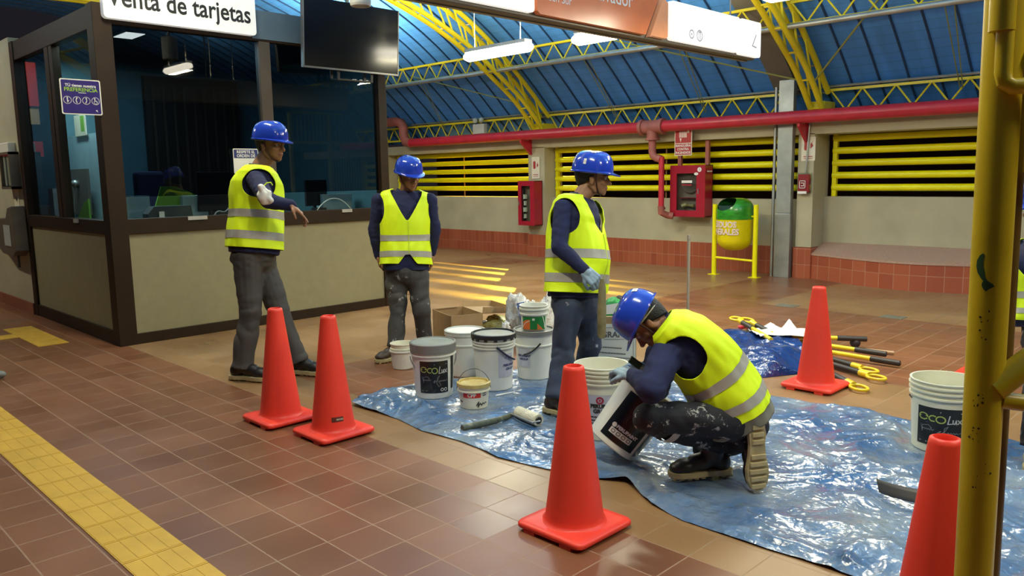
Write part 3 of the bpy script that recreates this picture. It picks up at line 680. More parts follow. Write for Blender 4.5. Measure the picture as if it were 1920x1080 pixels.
p4 = pan('white_end_panel', rrect(Lr - .40, -.01, Lr, HP, .03), LITW)
sf = lambda a, b: A + dv * a + V((0, 0, b)) + nv * .037
mb = MB(); text_mb(mb, 'Villa El Salvador', .155, lambda x, y: sf(x + .63, y + .235), bold=.001); text_mb(mb, 'And\u00e9n Sur', .085, lambda x, y: sf(x + .19, y + .13)); mb.build('lettering', LETW, p1)
GLT = mat('grey_lettering', (.38, .36, .40), .6, emit=(1, .95, 1), estr=.15); PLT = mat('pale_grey_lettering', (.80, .78, .78), .6, emit=(1, .97, .95), estr=.5)
mb = MB(); c0 = a1 + .35; stroke(mb, circ(c0, .08, .035, 16), .012, sf, closed=True); mb.prism(circ(c0, .08, .012, 10), sf, nv * .001)
stroke(mb, circ(c0 + .13, .08, .045, 18), .012, sf, closed=True); stroke(mb, [(c0 + .12, .05), (c0 + .12, .11), (c0 + .145, .11), (c0 + .145, .05)], .012, sf)
mb.build('pictograms', GLT, p3)
mb = MB(); text_mb(mb, 'Preferencia', .085, lambda x, y: sf(x + c0 + .50, y + .08)); mb.build('faint_lettering', PLT, p3)
mb = MB(); stroke(mb, [(Lr - .10, .20), (Lr - .17, .09), (Lr - .09, .08)], .014, sf); mb.build('arrow', GLT, p4)
for s in (-1.8, .9, Lr - .4):
    q = A + dv * s - nv * .08; MB().cyl(q + V((0, 0, .35)), V((q.x, q.y, roof_z(q.y))), .008, n=6).build('hanger_rod', GREY, r)
# preference sign on the booth corner
PUR = mat('purple_sign_face', (.035, .02, .15), .3)
o, f = sign_plate('preference_sign', (-7.60, 2.355, 2.245), (0, 1, 0), (0, 0, 1), .325, .30, WHITE, 'purple sign reading TU tienes nuestra PREFERENCIA on the booth corner', rad=.015)
pf = MB().prism(rrect(-.153, -.141, .153, .141, .012), lambda a, b: f(a, b, .0005), (.001, 0, 0)).build('purple_field', PUR, o)
mb = MB(); text_mb(mb, 'T\u00da tienes nuestra', .034, lambda x, y: f(x, y + .095, .003), bold=.0006)
for k in range(4):
    cx_ = -.113 + .075 * k; stroke(mb, circ(cx_, -.03, .031, 20), .004, lambda a, b: f(a, b, .003), closed=True)
    q = [[(0, .02), (0, -.02), (.008, -.005)], [(0, .02), (-.008, 0), (0, -.02)], [(0, .02), (.004, 0), (-.006, -.02)], [(-.006, .018), (-.004, 0), (.008, 0), (.012, -.012)]][k]
    stroke(mb, [(cx_ + a, -.03 + b) for a, b in q], .007, lambda a, b: f(a, b, .003)); mb.prism(circ(cx_ + q[0][0], -.03 + .019, .006, 8), lambda a, b: f(a, b, .003), (.0005, 0, 0))
stroke(mb, circ(.113, -.04, .014, 14), .004, lambda a, b: f(a, b, .003), closed=True)
mb.prism([(.105, -.11), (.12, -.105), (.125, -.125)], lambda a, b: f(a, b, .003), (.0005, 0, 0)); stroke(mb, [(-.02, .035), (.04, .035)], .004, lambda a, b: f(a, b, .003))
mb.build('white_words_and_icons', LETW, o)
text_mb(MB(), 'PREFERENCIA', .044, lambda x, y: f(x, y + .06, .003), bold=.001).build('green_word', mat('lime_lettering', (.25, .45, .03), .5), o)
# notice behind the glass, sill tags
o, f = sign_plate('window_notice', (BX + .004, 3.86, 1.70), (0, 1, 0), (0, 0, 1), .27, .25, WHITE, 'white notice with blue header stuck on the booth glass beside the pointing man', rad=.012)
MB().prism(rrect(-.128, .03, .128, .115, .006), lambda a, b: f(a, b, .0005), (.001, 0, 0)).build('blue_header', mat('navy_header', (.02, .03, .14), .5), o)
mb = MB(); text_mb(mb, 'RESPETE EL', .04, lambda x, y: f(x, y + .09, .003), bold=.001); text_mb(mb, 'ORDEN DE', .04, lambda x, y: f(x, y + .052, .003), bold=.001); mb.build('header_words', LETW, o)
for y_, w_ in ((3.31, .19), (5.02, .13)):
    tag(MB().box((BX + .015, y_ - w_ / 2, 1.135), (BX + .03, y_ + w_ / 2, 1.17)).build('sill_tag', mat('aluminium_tag', (.4, .38, .33), .5), loc=(BX + .02, y_, 1.15)), 'small pale tag on the booth sill ' + ('left of the pointing man' if y_ < 4 else 'between the two standing men'), 'tag')
tag(MB().box((-8.60, BY - .035, 1.12), (-8.48, BY - .02, 1.155)).build('sill_tag', MATS['aluminium_tag'], loc=(-8.5, BY, 1.13)), 'small pale tag on the sill of the booth side window', 'tag')
# ================================================================ INSIDE THE TICKET BOOTH
DESK = mat('dark_desk', (.06, .07, .06), .5); LCY = mat('pale_blue_board', (.32, .46, .50), .6); DRK = mat('near_black', (.012, .012, .018), .6)
GRN = mat('lime_folder', (.20, .42, .05), .5)
r = empty('service_counter', (-8.1, 4.0, 0), 0, 'long dark service counter inside the booth behind the front glass', 'counter')
MB().box((-8.35, BY + .15, 1.06), (BX - .09, BE - .06, 1.10)).build('worktop', DESK, r)
for y in (BY + .3, 4.1, BE - .3): MB().box((-8.30, y, .0), (BX - .2, y + .04, 1.06)).build('support', DESK, r)
tag(MB().box((-10.27, 3.88, 0), (-10.18, 5.08, 2.80)).build('wardrobe_door', mat('dark_brown_door', (.02, .014, .010), .5), loc=(-10.2, 4.5, 0)), 'tall dark brown door on the back wall of the booth', 'door')
mb = MB()
for k in range(9): mb.box((-10.17, 3.95 + k * .13, .05), (-10.155, 3.98 + k * .13, 2.7))
tag(mb.build('vertical_blind', mat('dark_slat', (.05, .035, .02), .6), loc=(-10.16, 4.5, 0)), 'row of narrow dark vertical slats before the booth back wall', 'blind')
def scr(x, y, z, w_, h_, label, rz=0):
    r = empty('computer_monitor', (x, y, z), rz, label, 'monitor')
    MB().box((-.03, -w_ / 2, .10), (0, w_ / 2, .10 + h_)).build('screen', DRK, r, world=False, bevel=.005); MB().box((-.05, -.02, 0), (-.03, .02, .2)).build('stand', BLACK, r, world=False); MB().box((-.1, -.09, 0), (.05, .09, .01)).build('foot', BLACK, r, world=False)
scr(-8.1, 3.72, 1.10, .36, .40, 'dark monitor on the booth counter in the middle of the front window')
scr(-8.2, 5.0, 1.10, .36, .30, 'small dark monitor on the booth counter behind the second man', .3)
r = empty('office_chair', (-8.65, 3.45, 0), .5, 'dark blue office chair behind the booth counter', 'chair')
MB().box((-.24, -.24, .45), (.24, .24, .52)).build('seat', DRK, r, world=False, bevel=.03); MB().box((-.26, -.22, .60), (-.19, .22, 1.62)).build('backrest', mat('navy_mesh', (.02, .02, .07), .8), r, world=False, bevel=.05)
MB().cyl((0, 0, .1), (0, 0, .45), .03).build('post', BLACK, r, world=False)
for k in range(5): a = k * 2 * pi / 5; MB().cyl((0, 0, .10), (.28 * cos(a), .28 * sin(a), .05), .02).cyl((.28 * cos(a), .28 * sin(a) - .015, .03), (.28 * cos(a), .28 * sin(a) + .015, .03), .03).build('castor_leg', BLACK, r, world=False)
tag(MB().prism([(3.10, 1.12), (3.22, 1.46), (3.36, 1.46), (3.62, 1.34), (3.30, 1.12)], lambda a, b: V((-8.22, a, b)), (-.02, 0, 0)).build('green_folder', GRN, loc=(-8.2, 3.3, 1.12)), 'lime green folder standing open on the booth counter', 'folder')
for y0, y1, z1, lab in ((2.86, 3.07, 1.37, 'pale document box on the counter nearest the booth corner'), (3.40, 3.66, 1.36, 'pale document box on the counter beside the green folder'), (5.05, 5.45, 1.33, 'pale document box on the counter behind the second man')):
    tag(MB().box((-8.30, y0, 1.10), (-8.15, y1, z1)).build('document_box', LCY, loc=(-8.2, y0, 1.1)), lab, 'box')
r = empty('receipt_printer', (-7.98, 3.05, 1.10), 0, 'small dark receipt printer behind the front glass', 'printer')
MB().prism([(-.12, 0), (-.12, .10), (-.06, .17), (.30, .17), (.32, .0)], lambda a, b: V((0, a, b)), (.14, 0, 0)).build('case', mat('slate_case', (.03, .05, .06), .4), r, world=False); MB().box((.13, -.02, .02), (.15, .03, .12)).build('label', LETW, r, world=False)
for i, y in enumerate((3.42, 3.62, 4.30, 4.75)):
    tag(MB().box((-7.92, y, 1.10), (-7.80, y + .12, 1.14 + .05 * (i % 2))).build('card_reader', BLACK, loc=(-7.9, y, 1.1)), ['small black card reader beside the receipt printer', 'small taller card reader left of the booth mullion', 'small black card reader right of the booth mullion', 'small taller card reader below the television'][i], 'card reader')
tag(MB().tube([(-7.80, 4.72 + .5 * t, 1.11 + .18 * sin(pi * t) ** .7) for t in [k / 14 for k in range(15)]], .006, 8).build('white_cable', LETW, smooth=True, loc=(-7.8, 4.8, 1.1)), 'white cable arching over the counter below the television', 'cable')
tag(MB().tube([(-7.82, 3.55 + .42 * t, 1.12 + .12 * sin(pi * t) + .03 * sin(14 * t)) for t in [k / 20 for k in range(21)]], .006, 8).build('grey_cable', mat('grey_cable', (.3, .3, .3), .5), smooth=True, loc=(-7.8, 3.6, 1.1)), 'grey cable coiled on the counter beside the pointing man', 'cable')
tag(MB().box((-10.20, 2.98, 1.05), (-9.10, 3.01, 2.04)).build('partition_board', LCY, loc=(-9.6, 3, 1.1)), 'pale blue partition board behind the booth side window', 'board')
tag(MB().box((-10.15, 2.90, 1.16), (-9.42, 2.93, 1.66)).build('notice_board', mat('taupe_board', (.15, .14, .12), .6), loc=(-9.8, 2.9, 1.2)), 'taupe square board in front of the pale blue partition', 'board')
tag(MB().ell((-9.72, 2.87, 1.50), .045, 14).cyl((-9.72, 2.86, 1.50), (-9.74, 2.84, 1.18), .006).build('desk_microphone', GALV, smooth=True, loc=(-9.7, 2.87, 1.2)), 'small silver ball microphone in front of the taupe board', 'microphone')
o, f = sign_plate('wall_calendar', (-9.68, 2.96, 2.14), (1, 0, 0), (0, 0, 1), .38, .23, SIGNC, 'cream and green sheet pinned above the pale blue partition')
MB().prism(rrect(.02, -.07, .14, .10, .005), lambda a, b: f(a, b, .001), (0, .001, 0)).build('green_block', GRN, o)
tag(MB().box((-10.20, 2.72, 1.10), (-10.03, 2.80, 1.45)).build('card_dispenser', WHITE, loc=(-10.1, 2.75, 1.1)), 'narrow white dispenser in the lower left of the booth side window', 'dispenser')
tag(MB().prism([(-9.55, 1.10), (-9.12, 1.10), (-9.12, 1.34), (-9.25, 1.30)], lambda a, b: V((a, 2.80, b)), (0, .02, 0)).build('lime_board', GRN, loc=(-9.3, 2.8, 1.1)), 'lime green board leaning in the lower right of the booth side window', 'board')
# ceiling luminaires of the booth
CY = mat('cyan_tube', (.4, .9, 1), .4, emit=(.35, .9, 1), estr=3.0)
r = empty('tube_luminaire', (-8.75, 2.66, 2.99), 0, 'twin cyan tube light under the booth ceiling at the corner', 'lamp')
MB().box((-9.0, 2.62, 2.985), (-8.45, 2.74, 3.0)).build('tray', GALV, r); 
for s in (0, .07): MB().cyl((-8.98, 2.645 + s, 2.965), (-8.47, 2.645 + s, 2.965), .013, n=10).build('tube', CY, r, smooth=True)
r = empty('ceiling_panel_light', (-8.6, 3.18, 3.0), 0, 'white square panel light in the booth ceiling', 'lamp')
MB().box((-8.80, 3.07, 2.985), (-8.42, 3.27, 3.005)).build('frame', GALV, r); MB().box((-8.79, 3.08, 2.98), (-8.43, 3.26, 2.984)).build('diffuser', mat('panel_diffuser', (1, .95, .8), .4, emit=(1, .93, .78), estr=5), r)
area_light('booth_light', (-8.9, 3.6, 2.95), .8, .8, 26, (.55, .9, 1.0))
area_light('booth_light', (-9.3, 2.72, 2.9), 1.0, .12, 30, (.62, .92, 1.0))  # extra light added to brighten the partition board, no fixture of its own
area_light('booth_light', (-8.05, 4.1, 2.9), .2, 2.2, 14, (.62, .92, 1.0))  # added strip of light for the counter boxes, no lamp hangs here
# barred gate behind the camera side, seen only mirrored in the booth glass
r = empty('barred_gate', (.95, 10.4, 0), 0, 'yellowish barred gate mirrored in the booth glass', 'gate')
GM = mat('dull_yellow_bars', (.42, .38, .10), .5)
mb = MB(); mb.box((.92, 9.30, 0), (.98, 9.37, 3.05)).box((.92, 10.30, 0), (.98, 10.37, 3.05)).box((.92, 11.20, 0), (.98, 11.27, 3.05)).box((.92, 9.3, 2.32), (.98, 11.27, 2.38)).box((.92, 9.3, 3.0), (.98, 11.27, 3.05)).box((.92, 10.3, 1.0), (.98, 11.27, 1.05)); mb.build('frame', GM, r)
for k in range(12): MB().cyl((.95, 10.42 + k * .07, 0), (.95, 10.42 + k * .07, 2.33), .012, n=8).build('bar', GM, r)
for k in range(18): MB().cyl((.95, 9.42 + k * .10, 2.38), (.95, 9.42 + k * .10, 3.0), .010, n=8).build('bar', GM, r)
# ticket machine on the wall at the far left
MET = mat('dull_taupe_metal', (.15, .12, .085), .5, .3, var=.15)
r = empty('wall_ticket_machine', (-10.7, 2.45, .8), 0, 'grey metal card reader shelf fixed to the cream wall at far left', 'machine')
MB().prism([(-11.5, 1.02), (-11.3, 1.10), (-10.62, 1.12), (-10.5, 1.24), (-10.33, 1.26), (-10.30, .75), (-10.45, .68), (-10.9, .70), (-11.2, .82), (-11.5, .92)], lambda a, b: V((a, 2.36, b)), (0, .14, 0)).build('housing', MET, r, bevel=.01)
MB().box((-10.72, 2.352, .80), (-10.44, 2.358, 1.04)).build('paper_label', mat('grey_paper', (.36, .35, .33), .8), r)
MB().cyl((-10.38, 2.4, .70), (-10.38, 2.4, .56), .012).build('pull_rod', BLACK, r)
r = empty('wall_display_case', (-10.45, 2.45, 1.45), 0, 'glazed metal display case on the cream wall at far left', 'case')
MB().box((-10.80, 2.40, 1.45), (-10.36, 2.50, 1.48)).box((-10.80, 2.40, 1.84), (-10.36, 2.50, 1.87)).box((-10.80, 2.40, 1.45), (-10.77, 2.50, 1.87)).box((-10.39, 2.40, 1.45), (-10.36, 2.50, 1.87)).build('frame', MET, r)
MB().box((-10.77, 2.405, 1.48), (-10.39, 2.41, 1.84)).build('pane', CLEAR2, r)
for k in range(4): MB().cyl((-10.72 + .075 * k, 2.455, 1.49), (-10.72 + .075 * k, 2.455, 1.83), .03).build('rolled_leaflet', [WHITE, GREY, SIGNC, GREY][k], r, smooth=True)
tag(MB().box((-10.98, 2.42, 1.86), (-10.45, 2.50, 1.98)).build('receipt_tray', WHITE, loc=(-10.7, 2.45, 1.9), bevel=.01), 'white plastic tray resting on the glazed display case', 'tray')
o, f = sign_plate('price_notice', (-10.62, 2.495, 1.33), (1, 0, 0), (0, 0, 1), .20, .24, SIGNC, 'small cream notice with a number between display case and card reader')
text_mb(MB(), '14', .08, lambda x, y: f(x, y, .003), bold=.002).build('number', LETK, o)

# red platform boards behind the left wall line, mirrored in the side window
for (z0, z1, lab) in ((2.95, 3.75, 'upper red platform board mirrored in the booth side window'), (2.02, 2.30, 'lower red platform board mirrored in the booth side window')):
    tag(MB().box((-17.1, .6, z0), (-17.0, 2.35, z1)).build('platform_board', mat('platform_red', (.50, .03, .04), .5), loc=(-17, 1.5, z0)), lab, 'sign')
tag(MB().box((-17.2, .6, 2.62), (-17.05, 2.35, 2.93)).build('platform_beam', WALLM, loc=(-17, 1.5, 2.6)), 'cream platform beam mirrored in the booth side window', 'beam')
area_light('board_fill_light', (-15.6, 1.4, 4.2), .3, 1.2, 60, LAMP_COL, (0, radians(35), 0))  # unseen fill aimed at the mirrored red boards, without a fixture
# ================================================================ CONES
CONEM = mat('fluorescent_red_pvc', (.86, .055, .03), .42, var=.05, vscale=4, emit=None, spec=.4)
def make_cone(label):
    r = empty('traffic_cone', (0, 0, 0), 0, label, 'traffic cone', 'fluorescent red traffic cones')
    b = MB(); s = .182
    ring = []
    for (h, z) in ((s - .006, .012), (s, .018), (s, .030), (s - .006, .038), (.150, .040)):
        ring.append([V((x, y, z)) for x, y in rrect(-h, -h, h, h, .035 if h > .16 else .03, 5)])
    n = len(ring[0]); vs = [q for a in ring for q in a]; fs = [tuple(range(n))[::-1]]
    for i in range(len(ring) - 1):
        for k in range(n): l = (k + 1) % n; fs.append((i * n + k, i * n + l, (i + 1) * n + l, (i + 1) * n + k))
    b.add(vs, fs)
    # raised rounded shoulder closing onto the shaft
    inner = [V((.128 * cos(atan2(q.y, q.x)), .128 * sin(atan2(q.y, q.x)), .045)) for q in ring[-1]]
    b.add(ring[-1] + inner, [(k, (k + 1) % n, n + (k + 1) % n, n + k) for k in range(n)])
    for cx_ in (-1, 1):
        for cy_ in (-1, 1): b.box((cx_ * .10 - .03, cy_ * (s - .022) - .02, 0), (cx_ * .10 + .03, cy_ * (s - .022) + .02, .014))
    b.build('base', CONEM, r, smooth=True, world=False, angle=50)
    MB().lathe([(.150, .038), (.134, .046), (.128, .056), (.124, .075), (.046, .698), (.043, .712), (.034, .716), (.030, .708), (.032, .66), (.10, .10)], 40).build('shaft', CONEM, r, smooth=True, world=False, angle=60)
    return r
c0 = make_cone('red traffic cone furthest left, nearest the pointing man')
c0.location = (-4.473, 2.39, 0)
for (x, y, lab) in ((-3.98, 2.46, 'red traffic cone with a small printed sticker near its base, second from left'), (-2.10, 2.46, 'large red traffic cone standing in the middle foreground before the tarpaulin edge'), (-2.32, 5.33, 'red traffic cone behind the kneeling man beside the bundle of yellow poles'), (-.69, 2.50, 'red traffic cone cut by the lower frame edge beside the yellow post'), (-1.52, 6.30, 'red traffic cone mostly hidden behind the yellow post at far right')):
    c = copy_tree(c0); c.location = (x, y, 0); c['label'] = lab
    if 'sticker' in lab: stc = c
bpy.context.view_layer.update()
stc.matrix_basis = Matrix.Translation((-3.98, 2.46, 0))
def cone_pt(a, b, e=.0015):      # a: metres around, b: height, centred on the side that faces the camera
    rad = .124 - (b - .075) * .1252 + e; th = atan2(-2.46, 3.98) + .22 + a / rad
    return V((-3.98, 2.46, 0)) + V((rad * cos(th), rad * sin(th), b))
mb = MB().grid(lambda u, v: cone_pt(-.035 + .07 * u, .105 + .028 * v), 6, 1); mb.build('sticker', mat('dark_red_sticker', (.12, .03, .02), .4), stc)
mb = MB(); dashes(mb, -.005, .03, .119, .010, lambda a, b: cone_pt(a, b, .003), 5); mb.build('sticker_print', mat('grey_print', (.4, .35, .3), .5), stc)
# ================================================================ BUCKETS
WB = mat('white_bucket_plastic', (.70, .70, .64), .38, var=.05, vscale=8, spec=.5); WB2 = mat('ivory_bucket_plastic', (.74, .72, .58), .38, var=.05)
BLK = mat('black_label', (.008, .008, .009), .28); HND = mat('grey_wire', (.18, .18, .19), .4, .5); DARKLID = mat('black_bucket_lid', (.018, .02, .022), .4); GRL = mat('grey_bucket_lid', (.20, .20, .19), .4, var=.15)
MILK = mat('milky_clear_lid', (.30, .33, .31), .25, var=.15)
def face_ang(loc): return atan2(-loc[1], -loc[0])       # heading from an object towards the photographer
def bucket(name, loc, rb, rt, h, label, mats=(WB,), rings=(.86, .90, .94), open_=True, wall=.004, T=None, group=None):
    r = empty(name, loc, 0, label, 'bucket', group)
    if T is not None: setm(r, T)
    R = lambda z: rb + (rt - rb) * z / h
    prof = [(.0001, 0), (rb - .006, 0), (rb, .006)]
    z0 = .006
    for q in rings:
        z = q * h; prof += [(R(z) - .0005, z - .006), (R(z) + .009, z - .004), (R(z) + .009, z + .004), (R(z), z + .006)]
    prof += [(rt, h - .008), (rt + .005, h - .006), (rt + .005, h), (rt - wall, h)]
    if open_: prof += [(rt - wall - .002, h - .01), (rb - wall, .01), (.0001, .01)]
    else: prof += [(.0001, h)]
    MB().lathe(prof, 44).build('tub', mats[0], r, smooth=True, world=False, angle=35)
    r['R0'] = rb
    return r, R
def wrap(R, th0, e=.0015):  # (metres around, height) -> point on the tub wall in bucket space
    return lambda a, b: V(((R(b) + e) * cos(th0 + a / R(b)), (R(b) + e) * sin(th0 + a / R(b)), b))
def patch(R, th0, a0, a1, b0, b1, e=.0015, n=18): 
    w_ = wrap(R, th0, e); return MB().grid(lambda u, v: w_(a0 + (a1 - a0) * u, b0 + (b1 - b0) * v), n, 6)
def handle(r, rad, z, th, sag, tilt, m_, rr=.004, name='handle'):    # wire bail hinged at th and th+pi
    pts = []
    for k in range(25):
        t = pi * k / 24; q = V((rad * cos(t), -sin(t) * sag, 0)); q = Matrix.Rotation(tilt, 3, 'X') @ q
        q = Matrix.Rotation(th, 3, 'Z') @ q; pts.append(V((0, 0, z)) + q)
    return MB().tube(pts, rr, 8).build(name, m_, r, smooth=True, world=False)
def disc_lid(r, rad, z, th, m_, drop=.03, n=44, lip=.008, name='lid', m2=None):
    l = MB().lathe([(rad, z - drop), (rad + .004, z - drop), (rad + .004, z), (rad - .004, z + .004), (rad - .012, z + .004), (rad - .016, z - lip), (.0001, z - lip)], n).build(name, m_, r, smooth=True, world=False, angle=35)
    if m2: MB().lathe([(rad - .018, z - lip + .001), (.0001, z - lip + .001)], n).build('lid_centre', m2, l, smooth=True, world=False)
    return l
LIME = mat('lime_print', (.42, .52, .12), .5); GRP = mat('pale_print', (.55, .55, .56), .5); DGP = mat('grey_print2', (.28, .28, .29), .5)
def script_words(mb, w_, x0, y0, s, seed):
    rnd = random.Random(seed); pts = []
    for i in range(40):
        t = i / 39; pts.append((x0 + s * t, y0 + .012 * sin(t * 46 + 1.5 * sin(7 * t)) * (1 - .3 * t)))
    stroke(mb, pts, .0016, w_)
def eco_label(r, R, th, w0, w1, b0, b1):
    s = (w1 - w0) / .215; lab = patch(R, th, w0, w1, b0, b1).build('label', BLK, r, smooth=True, world=False)
    w_ = wrap(R, th, .0026); xm = w0; H_ = b1 - b0
    mb = MB(); c_ = lambda x, y: (xm + x * s, b0 + y * H_)
    stroke(mb, [c_(.012 + .020 + .022 * cos(a), .74 + .085 * sin(a)) for a in [0, .5, 1, 1.6, 2.2, 2.8, 3.5, 4.2, 5.0, 5.7]], .0056 * s, w_); stroke(mb, [c_(.012, .74), c_(.052, .76)], .005 * s, w_)
    stroke(mb, [c_(.078 + .018 * cos(a), .72 + .075 * sin(a)) for a in [.9, 1.5, 2.2, 2.9, 3.6, 4.3, 5.1]], .0056 * s, w_)
    stroke(mb, [c_(.112 + .020 * cos(a), .71 + .085 * sin(a)) for a in [k * .42 for k in range(16)]], .0056 * s, w_)
    mb.build('eco_lettering', LIME, lab, world=False)
    mb = MB(); stroke(mb, [c_(.150, .83), c_(.142, .62), c_(.160, .63)], .005 * s, w_); stroke(mb, [c_(.164, .73), c_(.164, .64), c_(.172, .63), c_(.178, .73), c_(.180, .63)], .005 * s, w_)
    stroke(mb, [c_(.186, .73), c_(.204, .63)], .005 * s, w_); stroke(mb, [c_(.204, .74), c_(.186, .63)], .005 * s, w_); stroke(mb, [c_(.11, .90), c_(.20, .90)], .005 * s, w_)
    for cx2 in (.163, .190): stroke(mb, [c_(cx2 + .010 * cos(a), .10 + .045 * sin(a)) for a in [k * .6 for k in range(12)]], .005 * s, w_)
    stroke(mb, [c_(.015, .08), c_(.055, .08)], .0025 * s, w_)
    mb.build('lux_lettering', GRP, lab, world=False)
    mb = MB()
    stroke(mb, [c_(.02, .52), c_(.03, .34), c_(.028, .50), c_(.06, .53), c_(.075, .46), c_(.03, .42)], .0022 * s, w_); stroke(mb, [c_(.03 + .006 * k, .40 + .035 * (k % 2)) for k in range(10)], .0022 * s, w_)
    stroke(mb, [c_(.10, .36), c_(.115, .42), c_(.105, .33), c_(.13, .40), c_(.145, .55), c_(.13, .50), c_(.125, .30), c_(.14, .20), c_(.155, .26), c_(.135, .38)], .0022 * s, w_); stroke(mb, [c_(.14 + .006 * k, .36 + .035 * (k % 2)) for k in range(9)] + [c_(.205, .40)], .0022 * s, w_)
    stroke(mb, [c_(.05, .60), c_(.18, .60)], .003 * s, w_)
    mb.build('script_lettering', DGP, lab, world=False)
    return lab
# bucket with grey lid and black label, left
L0 = (-4.19, 3.41, 0); th = face_ang(L0)
r, R = bucket('paint_bucket', L0, .128, .152, .335, 'white paint bucket with grey lid and black ecoLux label at the tarpaulin corner', rings=(.90,), open_=False)
MB().lathe([(.155, .318), (.159, .318), (.163, .378), (.157, .384), (.150, .384), (.146, .376), (.0001, .378)], 44).build('lid', GRL, r, smooth=True, world=False, angle=35)
MB().lathe([(.146, .3765), (.144, .379), (.0001, .379)], 44).build('lid_film', MILK, r, smooth=True, world=False)
eco_label(r, R, th, -.100, .105, .045, .27)
patch(R, th, .135, .17, .06, .30).build('rear_label', BLK, r, smooth=True, world=False)
handle(r, .160, .285, th + pi / 2 + .15, .15, 1.0, HND)
# nested small pails
L1 = (-4.99, 3.75, 0)
r, R = bucket('small_pail', L1, .082, .098, .155, 'small plain white pail on the tiles with another nested in it, beside the ecoLux bucket', rings=(.93,))
MB().cyl((0, 0, .0), (0, 0, .0), .001).xf(Matrix.Identity(4))
r2, R2 = bucket('small_pail', (-4.99, 3.75, .055), .080, .094, .150, 'small white pail nested inside the lower one, rim tilted up', rings=(.72,), mats=(WB2,))
# plain white bucket behind
L2 = tuple(fl(874, 700)); th = face_ang(L2)
r, R = bucket('paint_bucket', L2, .135, .155, .34, 'plain white bucket half hidden behind the ecoLux and black-lidded buckets', rings=(.72,), open_=False)
disc_lid(r, .156, .345, 0, mat('pale_grey_lid', (.55, .56, .52), .35), drop=.03)
handle(r, .162, .245, th + pi / 2 + .2, .13, 1.0, BLACK, rr=.007)
# black lidded bucket
L3 = (-4.02, 3.83, 0); th = face_ang(L3)
r, R = bucket('paint_bucket', L3, .128, .150, .385, 'tall white bucket with a black lid and black strap handle on the tarpaulin', rings=(.80, .855, .91), open_=False)
l = disc_lid(r, .158, .402, 0, DARKLID, drop=.028, m2=MILK)
for k in range(14): MB().box((-.012, .152, .362), (.012, .161, .38), T=Matrix.Rotation(2 * pi * k / 14, 4, 'Z')).build('lid_tab', DARKLID, l, world=False)
LILAC = mat('pale_lilac_label', (.50, .50, .58), .5, var=.1); NAVY = mat('navy_print', (.02, .025, .12), .5)
lab = patch(R, th, .03, .155, .10, .27).build('label', LILAC, r, smooth=True, world=False)
mb = MB(); w_ = wrap(R, th, .003); text_mb(mb, 'PERUPAINT', .024, lambda x, y: w_(x + .125, y + .185), shear=.25, bold=.001); text_mb(mb, 'GROUP', .024, lambda x, y: w_(x + .125, y + .158), shear=.25, bold=.001)
for yy in (.128, .115): stroke(mb, [(.07, yy), (.15, yy + .008)], .003, w_)
stroke(mb, [(.08, .235), (.10, .255), (.12, .225), (.14, .25)], .004, w_); mb.build('label_print', NAVY, lab, world=False)
w_ = wrap(R, th, .012); MB().tube([w_(.02 + .015 * k, .325 - .017 * k + .0006 * k * k) for k in range(12)], .007, 8).build('handle', mat('navy_strap', (.015, .018, .05), .45), r, smooth=True, world=False)
# grey lidded bucket with pail on top
L4 = (-4.014, 4.245, 0); th = face_ang(L4)
r, R = bucket('paint_bucket', L4, .125, .148, .35, 'white bucket with a grey banded lid carrying a small orange and green pail', rings=(.74,), open_=False)
disc_lid(r, .154, .368, 0, GRL, drop=.03, m2=MILK)
w_ = wrap(R, th, .012); MB().tube([w_(.045 - .013 * k, .285 - .016 * k + .0012 * k * k * .6) for k in range(10)], .006, 8).build('handle', BLACK, r, smooth=True, world=False)
lab = patch(R, th, -.14, -.03, .10, .24).build('label', LILAC, r, smooth=True, world=False)
mb = MB(); w_ = wrap(R, th, .003); text_mb(mb, 'PERUPAINT', .022, lambda x, y: w_(x - .085, y + .185), shear=.25, bold=.001); text_mb(mb, 'GROUP', .022, lambda x, y: w_(x - .085, y + .160), shear=.25, bold=.001)
for yy in (.135, .122): stroke(mb, [(-.11, yy), (-.04, yy)], .003, w_)
mb.build('label_print', NAVY, lab, world=False)
L5 = (-3.985, 4.215, .373); th = face_ang(L5)
r, R = bucket('small_pail', L5, .092, .103, .185, 'small pail with an orange and green label standing on the grey-lidded bucket', rings=(.66, .86))
lab = patch(R, th, -.095, .10, .01, .108).build('label', mat('green_label', (.01, .20, .04), .45), r, smooth=True, world=False)
w_ = wrap(R, th, .003)
mb = MB().grid(lambda u, v: w_(-.090 + .16 * u, .012 + (.075 * sin(pi * min(1, .25 + .75 * u))) * v), 16, 4); mb.build('orange_field', mat('orange_print', (.72, .16, .03), .5), lab, world=False)
w2 = wrap(R, th, .004); mb = MB().grid(lambda u, v: w2(-.028 + .052 * u, .015 + .09 * v), 6, 2); mb.build('green_panel_print', MATS['green_label'], lab, world=False)
w3 = wrap(R, th, .0055); mb = MB(); mb.grid(lambda u, v: w3(-.012 + .018 * u, .082 + .016 * v), 2, 1); stroke(mb, [(.05, .14), (.07, .10), (.082, .06), (.085, .02)], .006, w3); stroke(mb, [(-.09, .03), (-.06, .065), (-.03, .08)], .004, w3); mb.build('white_marks', LETW, lab, world=False)
handle(r, .108, .15, th + pi / 2, .11, 1.15, WB)
